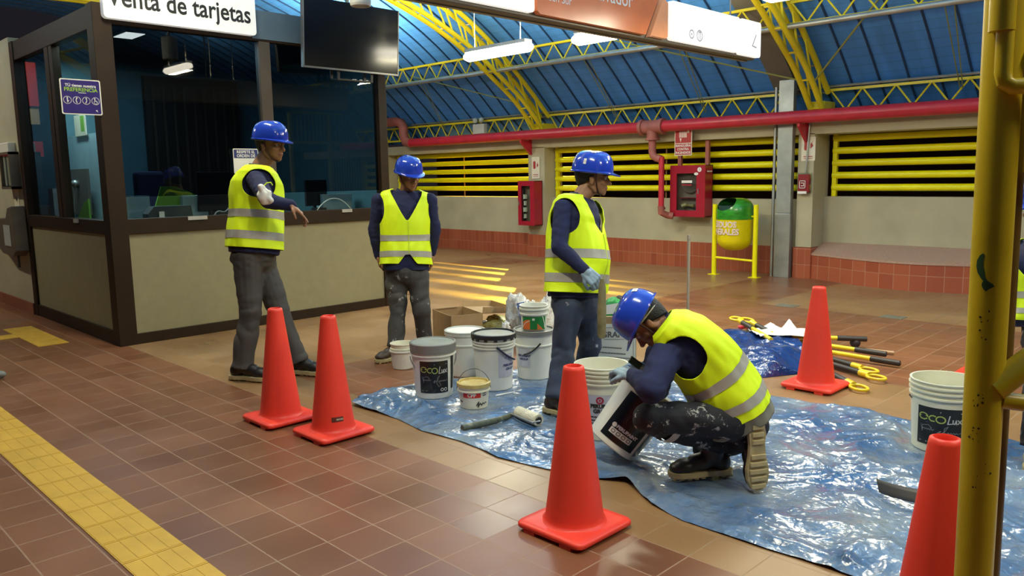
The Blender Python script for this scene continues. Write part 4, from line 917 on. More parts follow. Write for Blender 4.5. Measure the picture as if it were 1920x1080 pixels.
# CPP pail
L6 = (-3.772, 3.405, 0); th = face_ang(L6)
r, R = bucket('small_pail', L6, .090, .104, .150, 'small white CPP pail with a stained yellow lid on the tarpaulin', rings=(.80,), mats=(WB2,), open_=False)
disc_lid(r, .108, .168, 0, mat('stained_yellow_lid', (.55, .42, .14), .5, var=.2, vscale=20, splat=((.15, .10, .03), 30, .63)), drop=.022)
lab = patch(R, th, -.075, .045, .082, .114).build('red_label', mat('red_label', (.62, .03, .02), .45), r, smooth=True, world=False)
w_ = wrap(R, th, .003); text_mb(MB(), 'CPP', .032, lambda x, y: w_(x - .015, y + .098), bold=.001).build('lettering', LETW, lab, world=False)
mb = MB(); stroke(mb, [(.015, .03), (.03, .055), (.025, .02), (.04, .045), (.05, .03), (.06, .045), (.07, .035), (.08, .045), (.09, .04)], .006, w_); stroke(mb, [(-.10, .055), (-.085, .05)], .01, w_)
stroke(mb, [(.06, .11), (.085, .11)], .005, w_); stroke(mb, [(.06, .095), (.085, .095)], .005, w_); mb.build('black_print', LETK, r, world=False)
handle(r, .110, .125, th + pi / 2, .135, -1.45, HND, rr=.0028)
# open bucket behind the front cone
L7 = (-2.793, 3.52, 0); th = face_ang(L7)
r, R = bucket('paint_bucket', L7, .132, .156, .425, 'tall open ivory bucket with a red ringed logo behind the middle cone', rings=(.78, .84, .90, .95), mats=(WB2,), wall=.006)
lab = patch(R, th, -.12, .10, .10, .275).build('label', LILAC, r, smooth=True, world=False)
w_ = wrap(R, th, .003); mb = MB(); text_mb(mb, 'PERUPAINT', .031, lambda x, y: w_(x + .012, y + .208), sx=.95, bold=.0018); text_mb(mb, 'GROUP', .031, lambda x, y: w_(x + .005, y + .178), bold=.0018)
for yy in (.145, .125, .107): dashes(mb, -.06, .06, yy, .007, w_, int(yy * 1000))
mb.build('lettering', LETK, lab, world=False)
mb = MB(); stroke(mb, circ(-.01, .243, .017, 16), .010, w_, closed=True); stroke(mb, circ(-.01, .243, .004, 8), .004, w_, closed=True); mb.build('ring_logo', mat('maroon_print', (.35, .02, .05), .5), lab, world=False)
# open ecoLux bucket at right
L8 = (-1.284, 4.596, 0); th = face_ang(L8)
r, R = bucket('paint_bucket', L8, .150, .172, .385, 'open white bucket with black ecoLux label and creamy paint beside the yellow post', rings=(.78, .86, .93), mats=(WB2,), wall=.006)
MB().lathe([(.160, .31), (.0001, .31)], 40).build('paint', mat('creamy_paint', (.52, .50, .28), .25), r, smooth=True, world=False)
eco_label(r, R, th, -.135, .100, .045, .255)
handle(r, .178, .29, th + pi / 2 + .3, .05, 1.4, HND)
# bucket tipped by the kneeling man
D9 = 4.16; bc = P(1146, 822, D9); tc = P(1226, 716, D9 - .02); ax = (tc - bc).normalized()
sidev = (BACK - ax * BACK.dot(ax)).normalized(); yv = ax.cross(sidev)
T9 = Matrix((sidev, yv, ax)).transposed().to_4x4(); T9.translation = bc
low = min((T9 @ V((.138 * cos(a), .138 * sin(a), 0))).z for a in [k * .1 for k in range(63)]); T9.translation.z -= low - .012
r, R = bucket('paint_bucket', tuple(T9.translation), .138, .158, .37, 'white bucket with black labels tipped over by the kneeling man', rings=(.88, .94), T=T9, mats=(WB,))
lab = patch(R, 0, -.120, .085, .035, .30).build('label', BLK, r, smooth=True, world=False)
lab2 = patch(R, 0, .11, .33, .03, .30).build('side_label', BLK, r, smooth=True, world=False)
w_ = wrap(R, 0, .003); mb = MB()
text_mb(mb, 'PERUPAINT', .024, lambda x, y: w_(x - .0, y + .112), bold=.0014)
mb.prism(circ(-.078, .112, .013, 14), w_, (.0005, 0, 0)); mb.grid(lambda u, v: w_(-.085 + .13 * u, .066 + .030 * v), 12, 2); mb.build('white_print', LETW, lab, world=False)
w4 = wrap(R, 0, .0045); mb = MB()
for k in range(4): stroke(mb, rrect(-.074 + .031 * k, .074, -.056 + .031 * k, .090, .004), .003, w4, closed=True)
mb.build('icon_row', LETK, lab, world=False)
mb = MB()
for yy in (.16, .172, .184, .196): stroke(mb, [(-.04, yy), (.05, yy)], .006, w_)
stroke(mb, rrect(-.05, .145, .06, .25, .004), .0016, w_, closed=True); mb.build('faint_print', mat('dark_grey_print', (.06, .06, .065), .5), lab, world=False)
# ================================================================ CARTONS
CARD = mat('brown_cardboard', (.36, .23, .11), .8, var=.08, vscale=12); CARD2 = mat('light_cardboard_edge', (.50, .35, .19), .8)
H_ = .27; b0 = fl(845, 593, H_); b1 = fl(905, 587, H_); b3 = fl(808, 580, H_); b0.z = b1.z = b3.z = 0
vx = (b1 - b0).normalized(); W_ = (b1 - b0).length; D_ = abs((b3 - b0).dot(V((-vx.y, vx.x, 0))))
r = empty('cardboard_box', b0, atan2(vx.y, vx.x), 'open brown cardboard box with raised lid behind the second man', 'box')
def wallb(a, b, n): return MB().box(a, b).build(n, CARD, r, world=False)
MB().box((0, 0, 0), (W_, .006, H_)).box((0, D_ - .006, 0), (W_, D_, H_)).box((0, 0, 0), (.006, D_, H_)).box((W_ - .006, 0, 0), (W_, D_, H_)).box((0, 0, 0), (W_, D_, .006)).build('tray', CARD, r, world=False)
Tl = Matrix.Translation((W_, 0, H_)) @ Matrix.Rotation(radians(4), 4, 'Y')
LW = .30
MB().box((0, 0, -.006), (LW, D_, 0), T=Tl).build('lid_panel', CARD, r, world=False)
MB().box((.0, -.004, 0), (LW, .002, .055), T=Tl).build('lid_front_flap', CARD, r, world=False)
MB().box((.0, D_ - .002, 0), (LW, D_ + .004, .055), T=Tl).build('lid_rear_flap', CARD2, r, world=False)
MB().box((LW - .004, 0, 0), (LW + .002, D_, .055), T=Tl).build('lid_end_flap', CARD, r, world=False)
MB().box((0, D_ - .02, H_), (W_ * .8, D_ - .012, H_ + .01)).build('torn_edge', CARD2, r, world=False)
# white printed carton
c0_ = fl(1192, 700); hv = V((.75, .66, 0)).normalized(); r = empty('printed_carton', c0_, atan2(hv.y, hv.x), 'white printed carton reading GRAFIC between the two men with gloves', 'box')
PRT = mat('white_print_board', (.55, .55, .50), .6, var=.06)
MB().box((-.36, 0, 0), (0, .004, .375)).box((-.36, .24, 0), (0, .244, .375)).box((-.36, 0, 0), (-.356, .24, .375)).box((-.004, 0, 0), (0, .24, .375)).box((-.36, 0, 0), (0, .24, .004)).build('carton_body', PRT, r, world=False)
MB().box((.0, .0, 0), (.004, .24, .37)).build('side_panel', CARD2, r, world=False)
f = lambda a, b: V((a, -.002, b)); mb = MB()
text_mb(mb, 'GRAFICA', .062, lambda x, y: f(x - .135, y + .30), bold=.002, align='CENTER'); dashes(mb, -.25, -.11, .205, .008, f, 1, -.08); dashes(mb, -.28, -.08, .165, .008, f, 2, -.08); dashes(mb, -.20, -.05, .125, .006, f, 3, -.05)
stroke(mb, [(-.24, .265), (-.05, .265)], .003, f); stroke(mb, [(-.34, .355), (-.02, .355), (-.02, .01)], .003, f); mb.build('print', mat('carton_ink', (.08, .08, .09), .6), r, world=False)
MB().box((-.27, .03, .375), (-.14, .06, .43), T=Matrix.Rotation(.02, 4, 'Y')).build('inner_flap', CARD, r, world=False)
# ================================================================ BAGS AND RAGS
def lump(name, c, rad, seed, amp, m_, label, cat, sub=4, sharp=2.2, loc=None, squash_floor=True, peaks=(), fr=5.0):
    bm = bmesh.new(); bmesh.ops.create_icosphere(bm, subdivisions=sub, radius=1)
    c = V(c); off = V((seed * 3.1, seed * 1.7, seed))
    for q in bm.verts:
        d = q.co.normalized(); s = 1 + amp * (noise.noise(d * 1.6 + off) * 1.2) + amp * .6 * (abs(noise.noise(d * fr + off)) * -2 + .6) + amp * .25 * noise.noise(d * fr * 3 + off)
        for pd, ph, pw in peaks:
            pd = V(pd).normalized(); k = max(0, d.dot(pd)); s += ph * k ** pw
        q.co = V((d.x * rad[0] * s, d.y * rad[1] * s, d.z * rad[2] * s)) + c
        if squash_floor and q.co.z < .004: q.co.z = .004
    me = bpy.data.meshes.new(name); bm.to_mesh(me); bm.free(); me.materials.append(m_)
    o = bpy.data.objects.new(name, me); COL.objects.link(o)
    b = V((c.x, c.y, 0)); me.transform(Matrix.Translation(-b)); o.location = b
    for p in me.polygons: p.use_smooth = True
    return tag(o, label, cat)
def film(name, col, rough=.22, sc=7, al=None, st=.7, haze=None, disp=.02):
    """crinkled plastic film: two layers of facets plus cloudy dust patches"""
    m_ = mat(name, col, rough, var=.15, vscale=9, coat=.3); nt = m_.node_tree; N = nt.nodes; L = nt.links; b = N['Principled BSDF']
    tc = N.new('ShaderNodeTexCoord'); prev = None
    for k, (s1, amt) in enumerate(((sc, 1.0), (sc * 2.7, .45), (sc * 7, .16))):
        v = N.new('ShaderNodeTexVoronoi'); v.inputs['Scale'].default_value = s1; v.feature = 'DISTANCE_TO_EDGE' if k == 1 else 'F1'
        ns = N.new('ShaderNodeTexNoise'); ns.inputs['Scale'].default_value = s1 * .7; ns.inputs['Detail'].default_value = 2; L.new(tc.outputs['Object'], ns.inputs[0])
        ad = N.new('ShaderNodeVectorMath'); ad.operation = 'ADD'; L.new(tc.outputs['Object'], ad.inputs[0])
        sc_ = N.new('ShaderNodeVectorMath'); sc_.operation = 'SCALE'; L.new(ns.outputs['Color'], sc_.inputs[0]); sc_.inputs['Scale'].default_value = 2.2 / s1; L.new(sc_.outputs[0], ad.inputs[1]); L.new(ad.outputs[0], v.inputs['Vector'])
        mu = N.new('ShaderNodeMath'); mu.operation = 'MULTIPLY'; L.new(v.outputs['Distance'], mu.inputs[0]); mu.inputs[1].default_value = amt
        if prev is None: prev = mu.outputs[0]
        else:
            a_ = N.new('ShaderNodeMath'); a_.operation = 'ADD'; L.new(prev, a_.inputs[0]); L.new(mu.outputs[0], a_.inputs[1]); prev = a_.outputs[0]
    bp = N.new('ShaderNodeBump'); bp.inputs['Strength'].default_value = st; bp.inputs['Distance'].default_value = disp; L.new(prev, bp.inputs['Height']); L.new(bp.outputs[0], b.inputs['Normal'])
    if haze:
        n2 = N.new('ShaderNodeTexNoise'); n2.inputs['Scale'].default_value = 1.6; n2.inputs['Detail'].default_value = 7; n2.inputs['Roughness'].default_value = .65; L.new(tc.outputs['Object'], n2.inputs[0])
        r2 = N.new('ShaderNodeValToRGB'); r2.color_ramp.elements[0].position = .38; r2.color_ramp.elements[1].position = .64; L.new(n2.outputs['Fac'], r2.inputs[0])
        mx = N.new('ShaderNodeMix'); mx.data_type = 'RGBA'; L.new(r2.outputs[0], mx.inputs[0]); src = b.inputs['Base Color'].links[0].from_socket; L.new(src, mx.inputs[6]); mx.inputs[7].default_value = (*haze, 1); L.new(mx.outputs[2], b.inputs['Base Color'])
    return m_
WFILM = film('white_plastic_film', (.68, .66, .62), sc=14); GFILM = film('grey_white_film', (.50, .48, .42), sc=12); YFILM = film('yellow_green_film', (.48, .45, .16), sc=10)
p = fl(972, 640); lump('plastic_bag', (p.x, p.y, .20), (.085, .10, .21), 3, .5, WFILM, 'crumpled white plastic bag standing behind the orange and green pail', 'bag', peaks=(((.1, -.5, 1), .22, 12), ((.3, .6, .9), .15, 14)))
p = fl(1000, 648); lump('plastic_bag', (p.x, p.y, .20), (.08, .08, .20), 8, .45, GFILM, 'grey white printed sack between the white bag and the man with the stick', 'bag')
p = fl(1024, 650); o = lump('plastic_bag', (p.x, p.y, .23), (.055, .09, .23), 12, .35, WFILM, 'tall white bag leaning against the legs of the man with the stick', 'bag')
p = fl(935, 630); lump('plastic_bag', (p.x, p.y, .08), (.20, .15, .10), 5, .4, YFILM, 'flat yellow green plastic bag behind the black-lidded bucket', 'bag')
p = fl(950, 652); lump('paper_scrap', (p.x, p.y, .10), (.04, .05, .12), 15, .5, WFILM, 'small white crumpled scrap between the yellow bag and the grey-lidded bucket', 'scrap')
q = fl(985, 645); mb = MB(); Tq = Matrix.Translation((q.x, q.y, .20)) @ Matrix.Rotation(radians(45), 4, 'Z') @ Matrix.Rotation(radians(-12), 4, 'Y')
mb.box((-.035, -.10, 0), (.035, -.095, .20), T=Tq); tag(mb.build('printed_packet', mat('blue_white_print', (.10, .16, .42), .4, var=.9, vscale=30), loc=(q.x, q.y, .2)), 'blue and white printed packet propped before the white plastic bag', 'packet')
p = fl(1150, 672); GBAG = mat('green_cloth_bag', (.02, .26, .05), .7, var=.25)
lump('cloth_bag', (p.x, p.y, .26), (.16, .12, .24), 21, .15, GBAG, 'green cloth bag standing behind the printed carton', 'bag')
p = fl(1163, 668); o = lump('cloth_bag', (p.x, p.y, .42), (.10, .09, .075), 25, .35, mat('black_cloth', (.02, .015, .015), .8), 'black and red cloth bundle lying on the green cloth bag', 'bundle', squash_floor=False)
p = P(1142, 590, 6.02); tag(MB().prism([(-.06, 0), (.09, .01), (.07, .09), (-.05, .07)], lambda a, b: p + RIGHT * a + V((0, 0, b)), BACK * .003).build('paper_sheet', LETW, loc=tuple(p)), 'folded white sheet sticking out of the printed carton', 'paper')
# ================================================================ TARPAULIN
TARP = film('blue_plastic_sheet', (.04, .115, .27), .24, 5.0, st=.62, haze=(.24, .29, .34), disp=.022)
nt = TARP.node_tree; b = nt.nodes['Principled BSDF']; b.inputs['Coat Weight'].default_value = .4; b.inputs['Coat Roughness'].default_value = .15; b.inputs['Specular IOR Level'].default_value = .8
low = [(-4.44, 2.93), (-4.39, 2.86), (-4.12, 2.88), (-3.91, 2.885), (-3.62, 2.84), (-3.32, 2.87), (-3.13, 2.86), (-2.96, 2.83), (-2.71, 2.87), (-2.5, 2.91), (-2.37, 2.95), (-2.24, 3.01), (-2.12, 2.95), (-2.0, 2.88), (-1.8, 2.83), (-1.61, 2.83), (-1.4, 2.83), (-1.27, 2.84), (-1.09, 2.84), (-.8, 2.82), (-.4, 2.80), (.4, 2.82)]
upp = [(-4.44, 2.97), (-4.40, 3.10), (-4.42, 3.40), (-4.38, 3.62), (-4.30, 3.95), (-4.2, 4.35), (-4.0, 4.70), (-3.6, 4.86), (-3.0, 4.88), (-2.49, 4.90), (-2.31, 4.93), (-2.1, 4.92), (-1.86, 4.95), (-1.55, 4.96), (-1.2, 4.93), (-.6, 4.95), (.4, 4.92)]
def interp(pts, x):
    if x <= pts[0][0]: return pts[0][1]
    for (a, b), (c, d) in zip(pts, pts[1:]):
        if x <= c: return b + (d - b) * (x - a) / (c - a + 1e-9)
    return pts[-1][1]
upx = []
for a, b in upp:
    upx.append((a if not upx or a > upx[-1][0] else upx[-1][0] + .012, b))
def ridged(p, f, s): 
    n_ = noise.noise(V((p.x * f + s, p.y * f * 1.1 - s, s))); return 1 - abs(n_) * 2
def tarp_pt(u, v):
    x = -4.44 + 4.84 * u; y0 = interp(low, x); y1 = interp(upx, x); y = y0 + (y1 - y0) * v
    q = V((x, y, 0)); w1 = V((x + .25 * noise.noise(q * 2.1), y + .25 * noise.noise(q * 2.1 + V((5, 3, 1))), 0))
    amp = .010 + .012 * max(0, min(1, (x + 2.6) / 1.2)) + (.010 if x < -3.9 else 0)
    h = .006 + amp * (max(0, ridged(w1, 1.7, 1.3)) ** 3) * 1.7 + amp * .8 * max(0, ridged(w1, 4.1, 4.2)) ** 2 + amp * .45 * max(0, ridged(w1, 9.0, 7.7)) ** 2 + .0020 * ridged(w1, 22, 2.2)
    # flatten where things stand
    for cx_, cy_, cr in ((-4.19, 3.41, .14), (-3.77, 3.405, .10), (-4.02, 3.83, .14), (-4.014, 4.245, .14), (-2.793, 3.52, .14), (-1.284, 4.596, .16), (-4.33, 4.0, .14), (-1.98, 3.24, .14), (-1.84, 3.26, .14), (-1.68, 3.34, .12), (-3.12, 3.62, .14), (-3.35, 3.2, .08), (-3.2, 3.4, .10)):
        d = sqrt((x - cx_) ** 2 + (y - cy_) ** 2); k = max(0, min(1, (d - cr) / .10)); h = .002 + (h - .002) * (k if d > cr else 0)
    e = min(v, 1 - v) * (y1 - y0); h *= min(1, .35 + e / .10)
    e2 = exp(-((x + 2.22) / .10) ** 2) * exp(-(v / .06) ** 2) * .03
    e2 += exp(-((x + 4.40) / .12) ** 2) * .03 * abs(sin(v * 9 + 1))
    return V((x, y, max(.002, h + e2)))
tag(MB().grid(tarp_pt, 420, 200).build('tarpaulin', TARP, loc=(-4.4, 2.9, 0), smooth=True, angle=180), 'crinkled blue plastic sheet spread over the tiles under the buckets', 'tarpaulin')
DBL = film('dark_blue_tarpaulin', (.010, .038, .17), .22, 6.0, st=.6)
# folded dark tarpaulin
def tarp2(u, v):
    x = -3.70 + 1.15 * u; ya = interp([(-3.7, 6.1), (-3.3, 5.75), (-2.93, 5.36), (-2.72, 5.30), (-2.55, 5.62)], x); yb = interp([(-3.7, 6.3), (-3.3, 6.55), (-2.9, 6.45), (-2.55, 5.95)], x)
    y = ya + (yb - ya) * v; q = V((x, y, 0)); e = min(u, 1 - u, v, 1 - v); e = min(1, e / .16)
    h = .10 * e ** .6 * (.75 + .5 * noise.noise(q * 3)) + .05 * e * max(0, ridged(q + V((.2 * noise.noise(q * 3), 0, 0)), 3.0, 9.0)) + .02 * e * ridged(q, 8, 2)
    return V((x, y, max(.003, h)))
tag(MB().grid(tarp2, 110, 90).build('folded_tarpaulin', DBL, loc=(-3.1, 5.9, 0), smooth=True, angle=180), 'heaped dark blue tarpaulin behind the kneeling man', 'tarpaulin')
# ================================================================ POLES
WOOD = mat('pale_wood', (.42, .27, .15), .7); BGR = mat('brown_black_grip', (.03, .022, .018), .5); YPL = mat('yellow_pole_sleeve', (.78, .56, .02), .32); OPL = mat('orange_pole_sleeve', (.80, .36, .02), .35)
def pole(p, q, za, zb, label, grip=.24, hook=False, m_=YPL, rr=.018, endgrip=None, name='extension_pole'):
    a = fl(*p); b = fl(*q); a.z = za; b.z = zb; d = (b - a).normalized(); L_ = (b - a).length
    r = empty(name, a, 0, label, 'pole')
    MB().cyl(a, b - d * grip, rr, n=14).build('sleeve', m_, r, smooth=True)
    if grip > 0: MB().cyl(b - d * grip, b, rr * 1.25, n=14).cyl(b, b + d * .004, rr * .8, n=10).build('grip', BGR, r, smooth=True)
    if hook:
        MB().cyl(b, b + d * .09, rr * 1.35, n=14).build('collar', YPL, r, smooth=True)
        c = b + d * (.09 + .065); sd = d.cross(V((0, 0, 1))).normalized(); c.z = max(c.z, .012)
        MB().tube([c + (d * cos(t) * .072 + sd * sin(t) * .052) for t in [2 * pi * k / 24 for k in range(24)]], .011, 10, closed=True).build('ring_handle', YPL, r, smooth=True)
    if endgrip: MB().cyl(a - d * endgrip, a, rr * 1.2, n=14).build('rear_grip', BGR, r, smooth=True)
    return r
pole((1432, 650), (1624, 653), .10, .08, 'upper yellow pole with brown grip pointing right, topmost at the cone')
pole((1500, 655), (1661, 677), .07, .055, 'yellow pole with brown grip, second down at the right of the cone')
pole((1520, 665), (1687, 690), .05, .035, 'yellow pole with blackish grip reaching furthest right', grip=.22)
pole((1480, 660), (1598, 692), .045, .03, 'yellow-handled pole with ring lying middle right', grip=.30, hook=True)
pole((1500, 672), (1612, 706), .03, .03, 'yellow ring pole lying under the others', grip=.26, hook=True)
pole((1478, 668), (1588, 722), .035, .025, 'orange yellow ring pole with its ring nearest the camera', grip=.26, hook=True, m_=OPL)
pole((1450, 660), (1600, 690), .018, .018, 'thin yellow pole lowest in the heap', grip=.2, rr=.014)
r = pole((1500, 650), (1676, 666), .03, .02, 'bare pale wooden stick lying behind the yellow poles', grip=0, m_=WOOD, rr=.014, name='wooden_stick')
pole((1445, 668), (1392, 640), .14, .17, 'yellow ring pole pointing left behind the kneeling man', grip=.22, hook=True)
pole((1460, 658), (1418, 643), .12, .16, 'second yellow ring pole pointing left behind the kneeling man', grip=.20, hook=True)
pole((1470, 656), (1385, 622), .12, .10, 'pale wooden stick pointing left beside the ring poles', grip=0, m_=WOOD, rr=.012, name='wooden_stick')
p = fl(1395, 622); tag(MB().tube([(p.x - .06, p.y, .03), (p.x, p.y + .03, .05), (p.x + .05, p.y, .04), (p.x + .09, p.y - .03, .03)], .022, 10).build('red_grip', RED, smooth=True, loc=(p.x, p.y, 0)), 'small red handle lying behind the left ring poles', 'handle')
for px, py, lab in ((1425, 632, 'small dark round cap behind the white cloth'), (1474, 628, 'dark blue bundle end peeking over the white cloth'), (1603, 646, 'small dark knob behind the upper pole grip')):
    p = fl(px, py + 6); tag(MB().ell((p.x, p.y, .045), (.045, .04, .045), 14).build('round_cap', mat('dark_cap', (.03, .02, .025), .5), smooth=True, loc=(p.x, p.y, 0)), lab, 'cap')
# white cloth on the poles
pc = fl(1470, 655); 
def cloth(u, v):
    a = (u - .5) * .52; b = (v - .5) * .34; q = pc + RIGHT * a * 1.0 + V((-.7, .7, 0)) * (b + .05 * sin(5 * u)) ; 
    z = .15 + .02 * noise.noise(V((u * 4, v * 4, 3))) + .09 * max(0, 1 - abs(u - .68) / .10 - (1 - v) * 1.3) + .05 * max(0, 1 - abs(u - .40) / .14 - (1 - v) * 1.3)
    return V((q.x, q.y, z))
tag(MB().grid(cloth, 40, 24).build('white_cloth', mat('white_cloth', (.72, .72, .68), .8, var=.05), solid=.004, smooth=True, angle=180, loc=(pc.x, pc.y, .12)), 'white paper sheet with peaked corners lying on the yellow poles', 'cloth')
# ================================================================ ROLLER, SCRAPS, ROD
a = fl(867, 812); b = fl(930, 797); c = fl(962, 785); a.z = .028; b.z = .028; c.z = .028
r = empty('paint_roller', a, 0, 'paint roller with cream sleeve and long crusted handle lying on the tarpaulin', 'paint roller')
MB().cyl(a, b, .022, .020, n=14).cyl(b, c, .018, .015, n=14).build('handle', mat('paint_crusted_handle', (.10, .11, .07), .6, var=.3, vscale=25, splat=((.42, .38, .25), 20, .60)), r, smooth=True)
e = fl(972, 784); g = fl(1010, 800); e.z = g.z = .040
MB().cyl(e, g, .037, n=24).build('roller_sleeve', mat('cream_roller_nap', (.74, .70, .52), .8, bump=.5, bscale=90, var=.12, vscale=14), r, smooth=True)
d_ = (g - e).normalized(); MB().cyl(g, g + d_ * .006, .024, .02, n=18).cyl(g + d_ * .006, g + d_ * .012, .009, n=12).build('end_cap', BLACK, r, smooth=True)
s_ = V((d_.y, -d_.x, 0)); MB().tube([c, c + (e - c) * .3 + s_ * .01, e + s_ * .058, g + s_ * .058 - d_ * .03, g + s_ * .055 + d_ * .012, g + d_ * .016], .005, 8).build('wire_frame', GALV, r, smooth=True)
a = fl(930, 747); b = fl(965, 740); a.z = b.z = .02; tag(MB().cyl(a, b, .006, .004, n=8).build('white_stick', LETW, smooth=True, loc=tuple(a)), 'thin white stick lying on the tarpaulin by the black-lidded bucket', 'stick')
r = empty('thin_post', fl(1289, 628), 0, 'thin grey pole standing upright behind the kneeling man', 'pole'); p = fl(1289, 628)
MB().cyl(p + V((0, 0, .005)), p + V((0, 0, .90)), .014, n=12).cyl(p + V((0, 0, .90)), p + V((0, 0, .94)), .018, n=12).build('shaft', mat('greyish_pole', (.30, .27, .22), .5, .2), r, smooth=True)
MB().cyl(p, p + V((0, 0, .02)), .11, .10, n=24).build('foot_disc', BLACK, r, smooth=True)
mb = MB(); A_ = fl(1648, 935); B_ = fl(1680, 952); C_ = fl(1742, 965)
def strp(u, v):
    q = A_ * (1 - u) ** 2 + B_ * 2 * u * (1 - u) + C_ * u * u; return V((q.x, q.y, .03 + v * .055 + .012 * u)) + V((-.1, .1, 0)) * v * .25
tag(mb.grid(strp, 16, 3).build('curved_strip', mat('dull_grey_strip', (.11, .10, .09), .5, .2), solid=.003, smooth=True, loc=(A_.x, A_.y, .02)), 'curved grey rubber strip lying on the tarpaulin beside the lower right cone', 'strip')
p = fl(300, 637); tag(MB().tube([(p.x, p.y - .10, .004), (p.x + .02, p.y - .05, .01), (p.x, p.y, .03), (p.x - .01, p.y + .03, .05), (p.x, p.y + .06, .03)], .004, 6).build('wire_end', GALV, smooth=True, loc=(p.x, p.y, 0)), 'short white wire end curling from the foot of the booth', 'wire')
# ================================================================ FOREGROUND POST
RUSTY = mat('chipped_yellow_paint', (.50, .35, .009), .36, var=.12, vscale=5, splat=((.05, .03, .008), 7, .735), spec=.4)
pc_ = P(1858, 600, 2.0); X0, Y0 = pc_.x, pc_.y; rp = .0450
ra = V((RIGHT.x, RIGHT.y, 0)).normalized(); bk = V((BACK.x, BACK.y, 0)).normalized()
def Q(a, z, b=0): return V((X0, Y0, z)) + ra * a + bk * b       # a: to the right, b: towards the camera
r = empty('yellow_post', (X0, Y0, 0), 0, 'thick chipped yellow steel post with welded braces at the right edge', 'post')
MB().cyl(Q(0, 0), Q(0, 3.2), rp, n=40).build('main_tube', RUSTY, r, smooth=True)
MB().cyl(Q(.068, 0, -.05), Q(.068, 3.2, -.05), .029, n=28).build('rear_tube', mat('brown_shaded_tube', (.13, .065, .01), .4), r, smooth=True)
MB().cyl(Q(.42, 0, .05), Q(.42, 3.2, .05), .040, n=28).build('far_tube', RUSTY, r, smooth=True)
def Z(py): return on(1853, py, 0, X0).z
def brace(pa, pb, rr, nm): MB().cyl(pa, pb, rr, n=24).build(nm, RUSTY, r, smooth=True)
brace(Q(.01, Z(722), .02), Q(.42, Z(480), .06), .034, 'upper_brace'); brace(Q(.03, Z(742), .02), Q(.42, Z(780), .06), .022, 'lower_brace')
mb = MB().tube([Q(-.030, Z(-80), .055), Q(-.030, Z(130), .055), Q(-.027, Z(148), .058), Q(-.012, Z(158), .062), Q(.03, Z(158), .068), Q(.40, Z(150), .06)], .019, 14); mb.build('bent_rod', RUSTY, r, smooth=True)
MB().cyl(Q(-.036, Z(-80), .05), Q(-.036, Z(46), .05), .028, n=20).build('rod_sleeve', RUSTY, r, smooth=True)
brace(Q(.05, Z(92), .03), Q(.42, Z(75), .05), .024, 'upper_rung')
pb = MB().box((0, 0, 0), (.36, .005, Z(-60) - Z(325))); Tp = Matrix((ra, -bk, V((0, 0, 1)))).transposed().to_4x4(); Tp.translation = Q(.056, Z(325), .02)
pb.xf(Tp); pl = pb.build('tread_plate', RUSTY, r)
mb = MB(); 
for i in range(26):
    for j in range(8):
        a = .01 + j * .042 + (.02 if i % 2 else 0); z = .015 + i * .022; s = 1 if (i + j) % 2 else -1
        mb.box((-.012, -.003, -.0025), (.012, 0, .0025), T=Tp @ Matrix.Translation((a, 0, z)) @ Matrix.Rotation(s * .8, 4, 'Y'))
mb.build('raised_treads', RUSTY, pl)
mb = MB()
def chip(cx_, cz, pts): 
    mb.add([V((X0, Y0, 0)) + (ra * sin(a) + bk * cos(a)) * (rp + .0006) + V((0, 0, z)) for a, z in [((cx_ + x_) / rp, cz + z_) for x_, z_ in pts]], [tuple(range(len(pts)))])
def chipgrid(cx_, cz, spine):        # spine: (x, z, halfwidth)
    g_ = []
    for (x_, z_, hw) in spine:
        for k in range(5): 
            a = (cx_ + x_ + hw * (k / 2 - 1)) / rp; g_.append(V((X0, Y0, 0)) + (ra * sin(a) + bk * cos(a)) * (rp + .0006) + V((0, 0, cz + z_)))
    fs = [(i * 5 + k, i * 5 + k + 1, (i + 1) * 5 + k + 1, (i + 1) * 5 + k) for i in range(len(spine) - 1) for k in range(4)]
    mb.add(g_, fs)
chipgrid(-.046, Z(512), [(.004, .048, .001), (.002, .043, .006), (-.003, .030, .008), (-.003, .015, .009), (.001, .0, .009), (.006, -.012, .006), (.012, -.020, .005), (.016, -.027, .012), (.018, -.033, .014), (.014, -.040, .006), (.014, -.045, .001)])
mb.build('green_chip', mat('old_green_paint', (.01, .05, .012), .5), r)
mb = MB()
rnd = random.Random(4)
for (px, py, n_) in ((-.035, 590, 5), (-.04, 620, 3), (-.04, 745, 6), (-.045, 800, 8), (-.03, 880, 3), (-.035, 720, 3), (-.01, 860, 3)):
    for k in range(n_):
        x_ = px + rnd.uniform(-.008, .016); z_ = Z(py) + rnd.uniform(-.02, .02); w_ = rnd.uniform(.001, .003)
        chipgrid(x_, z_, [(0, w_ * 1.2, .0003), (.0005, .0, w_ * rnd.uniform(.6, 1.6)), (0, -w_ * 1.2, .0003)])
    mb.build('rust_mark', mat('rust_brown', (.035, .02, .006), .8), r); mb = MB()
r.matrix_basis = Matrix.Translation(V((X0, Y0, 0)) + ra * .006) @ Matrix.Rotation(.0125, 4, bk)
r.rotation_mode = 'XYZ'
